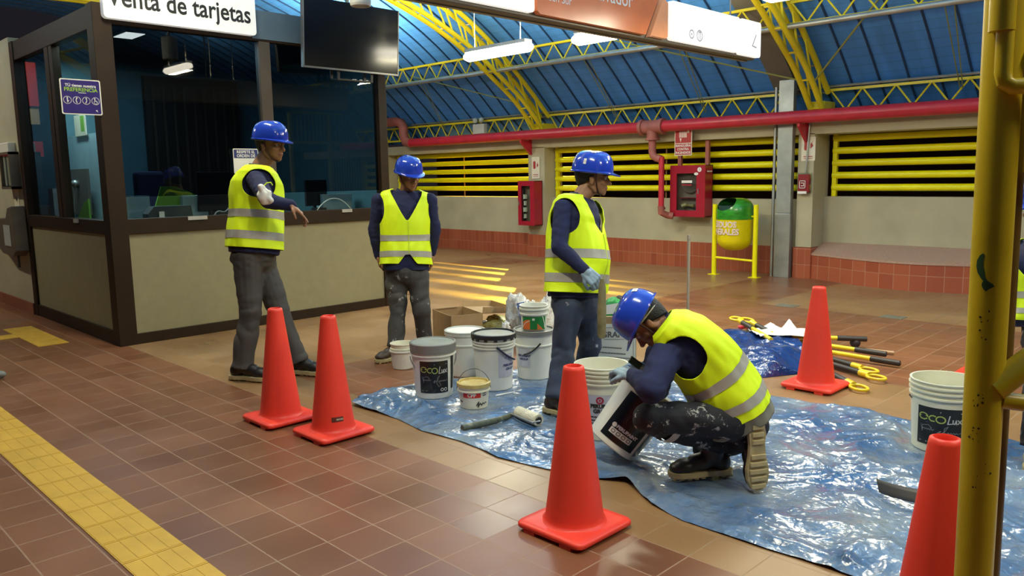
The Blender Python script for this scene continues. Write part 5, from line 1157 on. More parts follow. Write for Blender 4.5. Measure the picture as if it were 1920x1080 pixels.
# ================================================================ PEOPLE
SKIN = mat('brown_skin', (.30, .145, .075), .5, var=.06, spec=.4); LIPS = mat('lip_skin', (.25, .10, .062), .5); HAIRM = mat('black_hair', (.012, .010, .009), .6, bump=.6, bscale=120)
EYEW = mat('eye_white', (.55, .52, .48), .3); IRIS = mat('dark_iris', (.015, .008, .005), .25)
NAVYS = mat('navy_sweater', (.009, .013, .060), .85, var=.12, bump=.12, bscale=150)
def vest_mat():
    m_ = mat('fluorescent_yellow_vest', (.76, .98, .0), .62, var=.04, bump=.08, bscale=220); b = m_.node_tree.nodes['Principled BSDF']
    return m_
VEST = vest_mat(); REFL = mat('grey_reflective_tape', (.42, .40, .35), .42, .1, var=.08, vscale=20)
SPLW = (.45, .45, .44)
TR1 = mat('grey_work_trousers', (.060, .052, .046), .75, var=.12, bump=.15, bscale=60); TR2 = mat('paint_spattered_grey_trousers', (.050, .046, .043), .8, var=.2, splat=(SPLW, 11, .60), bump=.15, bscale=60)
TR3 = mat('worn_blue_jeans', (.030, .042, .075), .8, var=.6, vscale=5, splat=(SPLW, 16, .66), bump=.15, bscale=60); TR4 = mat('paint_spattered_navy_trousers', (.008, .009, .016), .75, var=.2, splat=(SPLW, 17, .57), bump=.15, bscale=60)
HELM = mat('glossy_blue_helmet', (.018, .055, .50), .16, var=.04, coat=.5, spec=.6); STRAP = mat('brown_chin_strap', (.05, .014, .010), .7); CRADLE = mat('grey_cradle', (.16, .16, .145), .6)
BOOT = mat('dark_leather_boot', (.014, .011, .009), .42, var=.2); BOOTB = mat('brown_leather_boot', (.045, .026, .016), .5, var=.2); SOLE = mat('cream_rubber_sole', (.42, .34, .17), .65, var=.12, vscale=20)
GLOVE = mat('pale_blue_glove', (.26, .36, .44), .6, var=.06, bump=.1, bscale=90)
def remeshed(mb, vox, sm=3, adapt=0):
    me = bpy.data.meshes.new('tmp'); me.from_pydata([tuple(q) for q in mb.v], [], mb.f)
    bm = bmesh.new(); bm.from_mesh(me); bmesh.ops.remove_doubles(bm, verts=bm.verts, dist=1e-6); bmesh.ops.recalc_face_normals(bm, faces=bm.faces); bm.to_mesh(me); bm.free()
    o = bpy.data.objects.new('tmp', me); COL.objects.link(o)
    md = o.modifiers.new('r', 'REMESH'); md.mode = 'VOXEL'; md.voxel_size = vox; md.adaptivity = adapt
    if sm: s_ = o.modifiers.new('s', 'SMOOTH'); s_.factor = .5; s_.iterations = sm
    bpy.context.view_layer.update()
    dg = bpy.context.evaluated_depsgraph_get(); ev = o.evaluated_get(dg); out = bpy.data.meshes.new_from_object(ev)
    bpy.data.objects.remove(o); bpy.data.meshes.remove(me)
    return out
def organic(name, mb, vox, mats, parent=None, sm=3, disp=None, loc=None, matfn=None):
    me = remeshed(mb, vox, sm)
    if disp:
        me.update(); nr = [V(q.normal) for q in me.vertices]
        for q, n_ in zip(me.vertices, nr): q.co = q.co + n_ * disp(q.co)
    T = wm(parent).inverted() if parent else Matrix.Translation(-V(loc))
    me.materials.clear()
    for m_ in (mats if isinstance(mats, (list, tuple)) else [mats]): me.materials.append(m_)
    if matfn:
        for p in me.polygons: p.material_index = matfn(p.center)
    me.transform(T); me.name = name
    for p in me.polygons: p.use_smooth = True
    o = bpy.data.objects.new(name, me); COL.objects.link(o)
    if parent: o.parent = parent
    else: o.location = loc; o.matrix_basis = Matrix.Translation(V(loc))
    return o
def frame(f, u):            # columns right, forward, up
    f = V(f).normalized(); u = V(u); r_ = f.cross(u).normalized(); u = r_.cross(f)
    return r_, f, u
def head_T(c, f, u, s=1.0):
    f = V(f).normalized(); u = V(u).normalized(); r_ = f.cross(u).normalized(); u = r_.cross(f)
    M = Matrix((r_ * s, f * s, u * s)).transposed().to_4x4(); M.translation = V(c); return M
def head_geo(mb, T):
    E = lambda c, r_, n=14: mb.add(*(lambda q: ([T @ v for v in q.v], q.f))(MB().ell(c, r_, n)))
    Cc = lambda a, b, r0, r1: mb.add(*(lambda q: ([T @ v for v in q.v], q.f))(MB().cap(a, b, r0, r1)))
    E((0, -.012, .030), (.074, .096, .088), 20); E((0, .030, -.030), (.060, .062, .080), 18); E((0, .045, -.075), (.042, .045, .036)); E((0, .074, -.098), (.020, .018, .016))
    for s in (-1, 1):
        E((s * .040, .058, -.028), (.022, .024, .020)); E((s * .076, -.004, -.022), (.009, .017, .030)); E((s * .079, -.012, -.008), (.007, .012, .014)); E((s * .014, .098, -.040), (.008, .010, .007)); Cc((s * .045, .02, -.085), (s * .054, -.01, -.05), .016, .018)
        Cc((s * .016, .089, .014), (s * .042, .076, .012), .009, .009)
    Cc((0, .088, .006), (0, .113, -.034), .008, .012); E((0, .109, -.038), (.012, .012, .009))
    E((0, .088, -.060), (.024, .013, .007)); E((0, .086, -.073), (.021, .013, .008)); E((0, .082, -.088), (.016, .012, .008))
def hand_geo(mb, w, d, n, thumb, curl=.5, s=1.0, grow=0.0, spread=.06, curls=None):
    """w wrist, d direction of the hand, n palm normal (fingers curl towards it), thumb: side sign"""
    w = V(w); d = V(d).normalized(); n = V(n); n = (n - d * n.dot(d)).normalized(); sd = d.cross(n) * thumb
    L_ = .092 * s; g = grow
    for k in range(4):
        a = w + sd * (.030 - .020 * k) * s * .8 + d * .012; b = w + d * L_ * (1 - .05 * abs(k - 1.3)) + sd * (.033 - .0215 * k) * s; mb.cap(a, b, .0150 * s + g, .0125 * s + g, 10)
    mb.ell(w + d * .05 * s, (.03 * s, .03 * s, .03 * s), 10, T=Matrix.Scale(.62, 3, n))
    ln = (.041, .046, .043, .033); rr = (.0088, .0092, .0088, .0078)
    for k in range(4):
        c_ = (curls or [curl] * 4)[k]; p = w + d * L_ * (1 - .05 * abs(k - 1.3)) + sd * (.033 - .0215 * k) * s; ang = c_ * .75; dd = (d + sd * spread * (1.2 - k)).normalized()
        for j, f_ in enumerate((1, .66, .52)):
            q = p + (dd * cos(ang) + n * sin(ang)) * ln[k] * f_ * s; mb.cap(p, q, (rr[k] - .0006 * j) * s + g, (rr[k] - .0006 * (j + 1)) * s + g, 10); p = q; ang += c_ * 1.15
    p = w + sd * .022 * s + d * .022 * s; q = p + (sd * .62 + d * .62 + n * .38).normalized() * .042 * s; mb.cap(p, q, .0135 * s + g, .0108 * s + g, 10)
    r_ = q + (sd * .15 + d * .85 + n * (.35 + .5 * curl)).normalized() * .033 * s; mb.cap(q, r_, .0105 * s + g, .0095 * s + g, 10); e = r_ + (d * .8 - sd * .15 + n * (.4 + .6 * curl)).normalized() * .024 * s; mb.cap(r_, e, .0095 * s + g, .0080 * s + g, 10)
def curve3(pts, t):       # Catmull through points, t in 0..1
    n = len(pts) - 1; x = min(max(t, 0), 1) * n; i = min(int(x), n - 1); t = x - i
    p0 = pts[max(i - 1, 0)]; p1 = pts[i]; p2 = pts[i + 1]; p3 = pts[min(i + 2, n)]
    return .5 * ((2 * p1) + (p2 - p0) * t + (2 * p0 - 5 * p1 + 4 * p2 - p3) * t * t + (3 * p1 - p0 - 3 * p2 + p3) * t ** 3)
def lerp_tab(tab, v):
    if v <= tab[0][0]: return tab[0][1:]
    for a, b in zip(tab, tab[1:]):
        if v <= b[0]:
            k = (v - a[0]) / (b[0] - a[0]); k = k * k * (3 - 2 * k) * .5 + k * .5; return [x + (y - x) * k for x, y in zip(a[1:], b[1:])]
    return tab[-1][1:]
TAB = [(-.30, .195, .140), (0, .205, .150), (.20, .200, .146), (.40, .192, .138), (.60, .196, .140), (.75, .205, .132), (.86, .203, .108), (.93, .188, .082), (.97, .135, .068), (1.0, .080, .062)]
class Torso:
    """a tube about the spine: hem at v = 0, shoulders at .9, neck at 1"""
    def __init__(s, spine, fwd0, fwd1, sc=1.0, wa=1.0, wb=1.0, puff=0.0, seed=0, belly=0.0):
        s.sp = [V(q) for q in spine]; s.f0 = V(fwd0); s.f1 = V(fwd1); s.sc = sc; s.wa = wa; s.wb = wb; s.puff = puff; s.seed = seed; s.belly = belly
    def fr(s, v):
        L0 = s.sp[0]; 
        if v < 0: c = L0 + (L0 - curve3(s.sp, .05)).normalized() * (-v) * .55 ; t = (curve3(s.sp, .05) - L0).normalized()
        else: c = curve3(s.sp, v); t = (curve3(s.sp, min(1, v + .04)) - curve3(s.sp, max(0, v - .04))).normalized()
        f = s.f0.lerp(s.f1, min(max(v, 0), 1)); r_ = f.cross(t).normalized(); f = t.cross(r_).normalized(); return c, r_, f, t
    def pt(s, th, v, grow=0.0, k=1.0, folds=1.0):
        c, r_, f, t = s.fr(v); a, b = lerp_tab(TAB, v); a = a * s.sc * s.wa * k + grow; b = b * s.sc * s.wb * k + grow
        ca, sa = cos(th), sin(th); e = .82
        x = abs(ca) ** e * (1 if ca > 0 else -1) * a; y = abs(sa) ** e * (1 if sa > 0 else -1) * b
        if sa > 0: y += s.belly * max(0, 1 - abs(v - .35) / .35) * sa
        q = c + r_ * x + f * y
        if folds:
            n_ = noise.noise(V((cos(th) * 1.8, sin(th) * 1.8, v * 2.4 + s.seed))) * .013 + noise.noise(V((cos(th) * 4 + v * 2, sin(th) * 4, v * 5 + s.seed))) * .007
            n_ += s.puff * max(0, .3 - v) / .3 * .02 * sin(5 * th + s.seed)
            q += (r_ * ca + f * sa) * n_ * folds * min(1, (1.0 - v) * 5)
        return q
AH = [0.0, .735, .60, .160]      # armhole: shift towards the chest, height, half widths
def vest_F(th, v, slit):      # positive inside the cloth
    def ang(a, b): return abs((a - b + pi) % (2 * pi) - pi)
    F1 = min(sqrt((ang(th, AH[0]) / AH[2]) ** 2 + ((v - AH[1]) / AH[3]) ** 2), sqrt((ang(th, pi - AH[0]) / AH[2]) ** 2 + ((v - AH[1]) / AH[3]) ** 2)) - 1
    F2 = (ang(th, pi / 2) - max(0, (v - .60)) * 1.95) if v > .60 else 1
    F3 = (ang(th, pi / 2) - slit * max(0, .20 - v) / .20 * .30) if slit and v < .20 else 1
    return min(F1, F2 * 1.2, F3 * 1.2)
def vest_mesh(T, v0, v1, grow, slit, nu=190, nv=None, F=True):
    nv = nv or max(3, int(110 * (v1 - v0))); mb = MB()
    tabl = []; Fv = []
    for j in range(nv + 1):
        for i in range(nu):
            th = 2 * pi * i / nu; v = v0 + (v1 - v0) * j / nv
            if F:
                Fv.append(vest_F(th, v, slit)); t0, w0 = th, v
                for it in range(3):
                    f0 = vest_F(th, v, slit)
                    if f0 >= -1e-4: break
                    e = .002; gx = (vest_F(th + e, v, slit) - f0) / e * .6; gy = (vest_F(th, v + e, slit) - f0) / e * .16; g2 = gx * gx + gy * gy + 1e-9
                    th -= f0 * gx / g2 * .6; v = min(v1, max(v0, v - f0 * gy / g2 * .16))
                if ((th - t0) / .6) ** 2 + ((v - w0) / .16) ** 2 > .03: th, v = t0, w0
            tabl.append(T.pt(th, v, grow))
    fs = []
    for j in range(nv):
        for i in range(nu):
            l = (i + 1) % nu; q = (j * nu + i, j * nu + l, (j + 1) * nu + l, (j + 1) * nu + i)
            if F and max(Fv[k] for k in q) <= 0: continue
            fs.append(q)
    return mb.add(tabl, fs)
def shoe(parent, T, m_, s=1.0):       # T: origin under the ankle on the ground, y towards the toe
    mb = MB(); E = lambda c, r_: mb.add(*(lambda q: ([T @ v for v in q.v], q.f))(MB().ell(V(c) * s, V(r_) * s, 16)))
    E((0, -.045, .065), (.040, .048, .050)); E((0, .0, .10), (.044, .058, .062)); E((0, .06, .070), (.044, .07, .045)); E((0, .13, .055), (.050, .062, .038)); E((0, .165, .048), (.046, .042, .030)); E((0, -.005, .135), (.046, .056, .05))
    up = organic('boot', mb, .007, m_, parent, 4)
    out = [(.036, -.085), (.042, -.05), (.036, .0), (.040, .05), (.053, .11), (.053, .15), (.044, .185), (.022, .208), (-.010, .212), (-.035, .198), (-.050, .16), (-.052, .11), (-.040, .05), (-.036, 0), (-.041, -.05), (-.034, -.085), (-.015, -.098), (.018, -.098)]
    mb = MB(); f = lambda a, b: T @ V((a * s, b * s, .010 * s)); mb.prism(out, f, (T.to_3x3() @ V((0, 0, 1))) * .026 * s)
    for k in range(9):
        y = -.085 + k * .034
        if k == 3: continue
        w_ = interp([(-.09, .028), (0, .028), (.11, .044), (.19, .034)], y); mb.box((-w_ * s, (y - .010) * s, 0), (w_ * s, (y + .012) * s, .012 * s), T=T)
    mb.build('boot_sole', SOLE, up, bevel=.003)
    return up
def helmet(parent, T, sticker=None):
    mb = MB(); n = 44; m_ = 14; vs = []
    for i in range(m_ + 1):
        t = pi / 2 * i / m_
        for k in range(n):
            a = 2 * pi * k / n; rx, ry = .113, .136; z = .128 * sin(t) ** .90 if t > 0 else 0; c_ = cos(t) ** .56 if t < pi / 2 - 1e-6 else .0
            ridge = .006 * exp(-((cos(a) * c_ * rx) / .022) ** 2) * min(1, t * 1.6)
            vs.append(T @ V((rx * c_ * cos(a), -.008 + ry * c_ * sin(a), .034 + z + ridge)))
    fs = [(i * n + k, i * n + (k + 1) % n, (i + 1) * n + (k + 1) % n, (i + 1) * n + k) for i in range(m_) for k in range(n)]
    mb.add(vs, fs)
    inn = []; outr = []; lowr = []
    for k in range(n):
        a = 2 * pi * k / n; pk = max(0, sin(a)) ** 3; inn.append(T @ V((.113 * cos(a), -.008 + .136 * sin(a), .038)))
        e = .008 + .040 * pk; outr.append(T @ V(((.113 + e) * cos(a) * (1 - .06 * pk), -.008 + (.136 + e) * sin(a), .034 - .012 * pk))); lowr.append(T @ V(((.111 + e) * cos(a) * (1 - .06 * pk), -.008 + (.134 + e) * sin(a), .026 - .012 * pk)))
    inn2 = [T @ V((.108 * cos(2 * pi * k / n), -.008 + .128 * sin(2 * pi * k / n), .036)) for k in range(n)]
    rings_ = [inn, outr, lowr, inn2]; vs = [q for a in rings_ for q in a]
    mb.add(vs, [(i * n + k, i * n + (k + 1) % n, (i + 1) * n + (k + 1) % n, (i + 1) * n + k) for i in range(3) for k in range(n)])
    h = mb.build('hard_hat', HELM, parent, smooth=True, angle=50)
    def ring(z, w_, e, m__, nm, a0=0, a1=2 * pi):
        mb = MB(); k_ = 36; vs = []
        for i in range(k_ + 1):
            a = a0 + (a1 - a0) * i / k_
            for zz in (z - w_ / 2, z + w_ / 2): vs.append(T @ V(((.079 + e) * cos(a), -.012 + (.103 + e) * sin(a), zz)))
        return mb.add(vs, [(2 * i, 2 * i + 2, 2 * i + 3, 2 * i + 1) for i in range(k_)]).build(nm, m__, h, smooth=True, solid=.003)
    ring(.031, .018, .006, CRADLE, 'headband')
    mb = MB()
    for s in (-1, 1): mb.tube([T @ V(q) for q in ((s * .095, .02, .03), (s * .083, .022, -.01), (s * .068, .030, -.055), (s * .045, .045, -.098), (0, .062, -.120))], .0045, 8)
    mb.build('chin_strap', STRAP, h, smooth=True)
    for (a, t, w_, hh) in (sticker or []):
        def sp(x, y, a=a, t=t):
            aa = a + x / .125; tt = t + y / .115; c_ = cos(tt) ** .56; return T @ V((.1178 * c_ * cos(aa), -.008 + .1378 * c_ * sin(aa), .0355 + .1285 * sin(tt) ** .90))
        MB().grid(lambda u, v: sp((u - .5) * w_, (v - .5) * hh), 6, 4).build('sticker', LETW, h, smooth=True)
        MB().grid(lambda u, v: sp((u - .5) * w_ * .6, (v - .5) * hh * .3) + (T.to_3x3() @ V((cos(a), sin(a), .3))) * .0012, 5, 2).build('sticker_print', GRP, h)
    return h
def person(key, label, head, hf, hu, torso, arms, legs, trousers, boots, hs=1.0, bs=1.0, hands=None, gloves=(), slit=0.0, shirt_hem=-.07, stripes=((.13, .215), (.36, .445)), sticker=None, pelvis=None, goggles=False, bone=1.0, cuff=.036, neck=None, legr=1.0, tailcol=None, foldamp=1.0, slv=1.0):
    T = head_T(head, hf, hu, hs); c0, r0, f0, t0 = torso.fr(.0); cN = torso.fr(.97)[0]
    root_loc = (pelvis.x, pelvis.y, 0)
    # ---- body: head, neck, trunk, limbs and hands in one skin
    mb = MB(); head_geo(mb, T)
    nb = T @ V((0, -.028, -.055)); nb2 = T @ V((0, .0, -.07)); mb.cap(nb, cN, .050 * bs, .050 * bs); mb.cap(nb2, cN + torso.fr(.97)[2] * .012, .045 * bs, .046 * bs)
    for v in (.1, .3, .5, .7, .80):
        c, r_, f_, t_ = torso.fr(v); a, b = lerp_tab(TAB, v); M3 = Matrix((r_, f_, t_)).transposed(); mb.ell(c, V((a * .75 * torso.wa * torso.sc, b * .65 * torso.wb * torso.sc, .10)), 16, T=M3)
    mb.ell(pelvis, (.12, .12, .11), 14)
    for (S, E_, W_) in arms: mb.cap(S, E_, .046 * bs, .036 * bs); mb.cap(E_, W_, .037 * bs, .025 * bs)
    for h in (hands or []): hand_geo(mb, *h[:4], **h[4])
    for (H_, K_, A_, TT) in legs: mb.cap(H_, K_, .075 * bs, .050 * bs); mb.cap(K_, A_, .050 * bs, .032 * bs)
    Ti = T.inverted()
    def mf(c):
        q = Ti @ c
        return 1 if (abs(q.x) < .021 and q.y > .086 and -.078 < q.z < -.056) else 0
    body = organic('person', mb, .0052, [SKIN, LIPS], None, 2, loc=root_loc, matfn=mf)
    tag(body, label, 'person')
    # ---- face details and hair
    for s in (-1, 1):
        e = MB().ell(T @ V((s * .030, .0790, .000)), .0100 * hs, 12).build('eye', EYEW, body, smooth=True)
        MB().ell(T @ V((s * .030, .0858, -.001)), .0050 * hs, 10).build('iris', IRIS, e, smooth=True)
        MB().tube([T @ V(q) for q in ((s * .014, .099, .019), (s * .030, .096, .024), (s * .046, .084, .020))], .0035, 6).build('eyebrow', HAIRM, body, smooth=True)
    hb = MB()
    def hair(u, v):
        a = -pi - .25 + (pi + .5) * u; z = .05 - .115 * v * (.55 + .45 * sin(max(0, min(pi, -a)))); k = 1.0 - .30 * (max(0, v - .3) / .7) ** 1.4; return T @ V((.079 * cos(a) * k, -.016 + .101 * sin(a) * k, z))
    hb.grid(hair, 30, 12).build('hair', HAIRM, body, smooth=True, solid=.012)
    if goggles: MB().tube([T @ V((.082 * cos(a), -.012 + .104 * sin(a), .02 + .018 * sin(a))) for a in [-pi + 2 * pi * k / 30 for k in range(31)]], .004, 8).build('elastic_band', SIGNC, body, smooth=True)
    helmet(body, T, sticker)
    # ---- sweater
    mb = MB(); n = 40; vs = []; vv = [shirt_hem + (.955 - shirt_hem) * k / 34 for k in range(35)]
    for v in vv:
        for k in range(n): vs.append(torso.pt(2 * pi * k / n, v, -.012, folds=.6))
    fs = [(i * n + k, i * n + (k + 1) % n, (i + 1) * n + (k + 1) % n, (i + 1) * n + k) for i in range(34) for k in range(n)] + [tuple(range(n))[::-1], tuple(34 * n + k for k in range(n))]
    mb.add(vs, fs)
    for (S, E_, W_) in arms:
        mb.ell(S, .066 * bs, 14); mb.cap(S, E_, .063 * bs * slv, .052 * bs * slv); mb.cap(E_, W_, .054 * bs * slv, cuff * bs); d = (W_ - E_).normalized(); mb.cyl(W_ - d * .03, W_ + d * .004, (cuff + .004) * bs, n=16)
    cv, cr, cf, ct = torso.fr(.965); mb.tube([cv + ct * .012 + (cr * cos(a) * .066 + cf * (sin(a) * .060 + .006)) * bs - ct * (.034 * max(0, sin(a)) + .006 * min(0, sin(a))) for a in [2 * pi * k / 20 for k in range(20)]], .013, 8, closed=True)
    def dsp(p):
        return (noise.noise(p * 9 + V((key, 0, 0))) * .006 + (abs(noise.noise(V((p.x * 14, p.y * 14, p.z * 22)) + V((0, key, 0)))) - .25) * .008) * foldamp
    organic('sweater', mb, .008, NAVYS, body, 3, disp=dsp)
    # ---- trousers
    mb = MB(); mb.ell(pelvis, V((.155, .155, .13)) * bs * legr, 18)
    c, r_, f_, t_ = torso.fr(0); M3 = Matrix((r_, f_, t_)).transposed(); mb.ell(pelvis.lerp(c, .6), V((.165, .125, .12)) * bs * legr, 18, T=M3)
    for (H_, K_, A_, TT) in legs:
        mb.cap(H_, K_, .100 * bs * legr, .076 * bs * legr); mb.cap(pelvis.lerp(H_, .5), H_.lerp(K_, .3), .11 * bs * legr, .092 * bs * legr); d = (A_ - K_).normalized(); mb.ell(K_, .078 * bs * legr, 14); mb.cyl(K_, A_ + d * .03, .073 * bs * legr, .070 * bs * legr, n=20); mb.cyl(A_ - d * .03, A_ + d * .035, .070 * bs * legr, .076 * bs * legr, n=20)
    def dsp2(p):
        low = 1
        w_ = p + V((noise.noise(p * 3), noise.noise(p * 3 + V((7, 0, 0))), noise.noise(p * 3 + V((0, 9, 0))))) * .16
        return noise.noise(p * 5 + V((0, 0, key))) * .012 + (abs(noise.noise(V((w_.x * 8, w_.y * 8, w_.z * 9)) + V((key, 0, 0)))) - .2) * .018
    organic('trousers', mb, .009, trousers, body, 3, disp=dsp2)
    # ---- vest
    ve = vest_mesh(torso, 0, .975, .012, slit).build('safety_vest', VEST, body, smooth=True, angle=180, solid=.004)
    for (a, b) in stripes: vest_mesh(torso, a, b, .0165, slit, nu=120, nv=6).build('reflective_band', REFL, ve, smooth=True, angle=180)
    if slit is not None:
        MB().tube([torso.pt(pi / 2 + .02, v, .016) for v in [(.18 if slit else .0) + (0.60 - (.18 if slit else 0)) * k / 24 for k in range(25)]], .0035, 6).build('front_seam', mat('vest_piping', (.50, .66, .02), .6), ve, smooth=True)
    # ---- boots
    for (H_, K_, A_, TT) in legs: shoe(body, TT, boots, 1.05 * bs)
    for i in gloves:
        h = hands[i]; mb = MB(); k = dict(h[4]); k['grow'] = .0022; hand_geo(mb, *h[:4], **k); w = V(h[0]); d = V(h[1]).normalized(); mb.cap(w - d * .035, w + d * .02, .032, .031); organic('glove', mb, .004, GLOVE, body, 2)
    return body
def foot(p, f, z=0.0, up=(0, 0, 1)):
    f = V(f).normalized(); u = V(up); r_ = f.cross(u).normalized(); u = r_.cross(f); M = Matrix((r_, f, u)).transposed().to_4x4(); M.translation = V((p.x, p.y, z)); return M
R_ = V((RIGHT.x, RIGHT.y, 0)).normalized(); B_ = V((BACK.x, BACK.y, 0)).normalized(); U_ = V((0, 0, 1))
# ------------------------------------------------ the pointing man
D = 6.08
f = R_ * .93 - B_ * .36; rt = R_ * .36 + B_ * .93
sp = [P(477, 466, D), P(480, 415, D), P(482, 360, D), P(484, 312, D)]
to = Torso(sp, f, f, 1.0, 1.05, 1.35, seed=1.0)
S = P(480, 338, D - .20); E_ = P(503, 377, D - .42); W_ = P(545, 385, D - .40)
hd = (P(567, 402, D - .40) - W_)
arms = [(S, E_, W_), (P(492, 335, D + .17), P(492, 385, D + .30), P(500, 430, D + .28))]
hands = [(W_, hd, -U_ * .6 + B_ * .1, -1, dict(curl=.28, s=1.05, curls=[.12, .35, .45, .5])), (P(500, 430, D + .28), -U_, B_, 1, dict(curl=.5))]
pel = P(474, 480, D)
a1 = P(455, 688, 6.0); a2 = P(557, 684, 6.15)
legs = [(P(464, 487, D - .08), P(470, 585, 5.98), V((a1.x, a1.y, .13)), foot(a1, R_ * .93 + B_ * .25)), (P(487, 487, D + .08), P(523, 583, 6.12), V((a2.x, a2.y, .13)), foot(a2, R_ * .95 + B_ * .2))]
p1 = person(1, 'tall man in blue helmet and yellow vest pointing with outstretched arm beside the booth', P(508, 271, D), R_ * .9 + B_ * .38 - U_ * .08, U_ + R_ * .04, to, arms, legs, TR1, BOOT, hs=1.08, bs=1.1, hands=hands, sticker=[(1.2, 1.25, .05, .035)], pelvis=pel, legr=1.0)
mb = MB(); 
for k in range(3): mb.ell(P(491 + 5 * k, 358 + 7 * k, D - .50 + .02 * k), (.045, .035, .055), 14)
o = organic('white_mask', mb, .006, LETW, p1, 3, disp=lambda p: noise.noise(p * 20) * .03); o['label'] = 'white crumpled face mask hanging at the elbow'
MB().tube([P(493, 350, D - .50), P(500, 343, D - .50), P(508, 342, D - .50), P(511, 347, D - .48)], .004, 8).build('mask_loop', VEST, o)
# ------------------------------------------------ the man facing the camera
D = 6.68
f = B_ * .96 + R_ * .22; rt = V((-f.y, f.x, 0)) * -1
sp = [P(761, 496, D), P(761, 455, D), P(760, 405, D - .02), P(760, 356, D)]
to = Torso(sp, f, f, .98, 1.03, 1.08, seed=4.0, puff=.5)
arms = [(P(710, 376, D), P(702, 432, D + .05), P(709, 480, D + .10)), (P(806, 376, D), P(815, 432, D + .05), P(810, 476, D + .12))]
hands = [(P(709, 482, D + .09), -U_ + R_ * .25, R_, -1, dict(curl=.5, s=.95)), (P(811, 480, D + .12), -U_ - R_ * .15, -R_, 1, dict(curl=.5, s=.95))]
pel = P(762, 512, D); a1 = P(742, 655, 6.62); a2 = P(798, 648, 6.74)
legs = [(P(743, 518, D), P(746, 588, D - .04), V((a1.x, a1.y, .14)), foot(a1, B_ * .75 - R_ * .65)), (P(783, 518, D), P(791, 585, D - .03), V((a2.x, a2.y, .14)), foot(a2, B_ * .8 + R_ * .5))]
p2 = person(2, 'man in blue helmet and yellow vest standing with lowered arms behind the small white pails', P(767, 330, D - .10), B_ * .80 + R_ * .52 - U_ * .20, U_ + B_ * .12 + R_ * .04, to, arms, legs, TR2, BOOTB, hs=1.0, bs=.98, hands=hands, slit=1.0, pelvis=pel, shirt_hem=-.10, legr=.98, sticker=[(1.6, 1.2, .04, .03)])
# ------------------------------------------------ the man holding a stick
D = 5.10
f = R_ * .86 + B_ * .50
sp = [P(1076, 548, D), P(1078, 490, D), P(1080, 426, D), P(1087, 367, D)]
to = Torso(sp, f, f, 1.0, .95, 1.16, seed=9.0, puff=1.0, belly=.05)
S = P(1056, 392, D - .15); E_ = P(1048, 463, D - .24); W_ = P(1096, 507, D - .28)
arms = [(S, E_, W_), (P(1105, 400, D + .15), P(1112, 470, D + .25), P(1118, 520, D + .10))]
hands = [(W_, P(1122, 531, D - .30) - W_, B_ * -.75 - U_ * .5, -1, dict(curl=.95, s=1.02, spread=.0)), (P(1118, 520, D + .10), -U_ + R_ * .1, -B_, 1, dict(curl=.5))]
pel = P(1078, 565, D); a1 = fl(1044, 780); a2 = fl(1092, 742)
legs = [(P(1066, 572, D - .07), P(1056, 655, D - .06), V((a1.x, a1.y, .15)), foot(a1, R_ * .72 + B_ * .70, .010)), (P(1096, 570, D + .09), P(1106, 645, D + .12), V((a2.x, a2.y, .14)), foot(a2, R_ * .9 + B_ * .3))]
p3 = person(3, 'man in blue helmet and yellow vest standing in profile with a stick in gloved hand', P(1112, 332, D), R_ * .985 + B_ * .12 - U_ * .10, U_ + R_ * .02, to, arms, legs, TR3, BOOTB, hs=1.0, bs=1.0, hands=hands, gloves=(0,), pelvis=pel, shirt_hem=-.06, sticker=[(.0, 1.25, .045, .03), (-1.2, .5, .02, .04), (-.4, .45, .018, .035)])
g = P(1129, 538, D - .33); h = P(1128, 634, D - .30)
tag(MB().tube([g + V((0, 0, .05)), g, g.lerp(h, .5), h.lerp(g, .06), h], [.012, .022, .027, .026, .018], 14).build('wooden_stick', mat('olive_crusted_stick', (.20, .17, .085), .6, var=.3, vscale=18), smooth=True, loc=tuple(h)), 'thick olive crusted stick hanging from the gloved hand of the standing man', 'stick')
# ------------------------------------------------ the kneeling man
D = 3.86
I = lambda x, y, b=0: RIGHT * x + UP * y + BACK * b
sp = [P(1376, 766, D + .02), P(1346, 712, D), P(1298, 655, D - .02), P(1236, 606, D)]
to = Torso(sp, I(-.66, -.62, -.25), I(-.52, -.80, -.05), 1.0, .98, 1.12, seed=14.0)
S = P(1250, 664, D - .15); E_ = P(1222, 728, D - .30); W_ = P(1186, 706, D - .04)
S2 = P(1238, 668, D + .16); E2 = P(1230, 730, D + .28); W2 = P(1208, 692, D + .18)
arms = [(S, E_, W_), (S2, E2, W2)]
hands = [(W_, P(1158, 690, D + .06) - W_, I(-.1, -.8, -.5), 1, dict(curl=.75, s=1.05, spread=.0)), (W2, P(1185, 684, D + .14) - W2, I(0, -.8, .4), -1, dict(curl=.8, s=1.0, spread=0))]
pel = P(1388, 793, D + .04); a1 = fl(1334, 897); 
k1 = P(1212, 783, D - .20); A1 = P(1322, 868, D - .04)
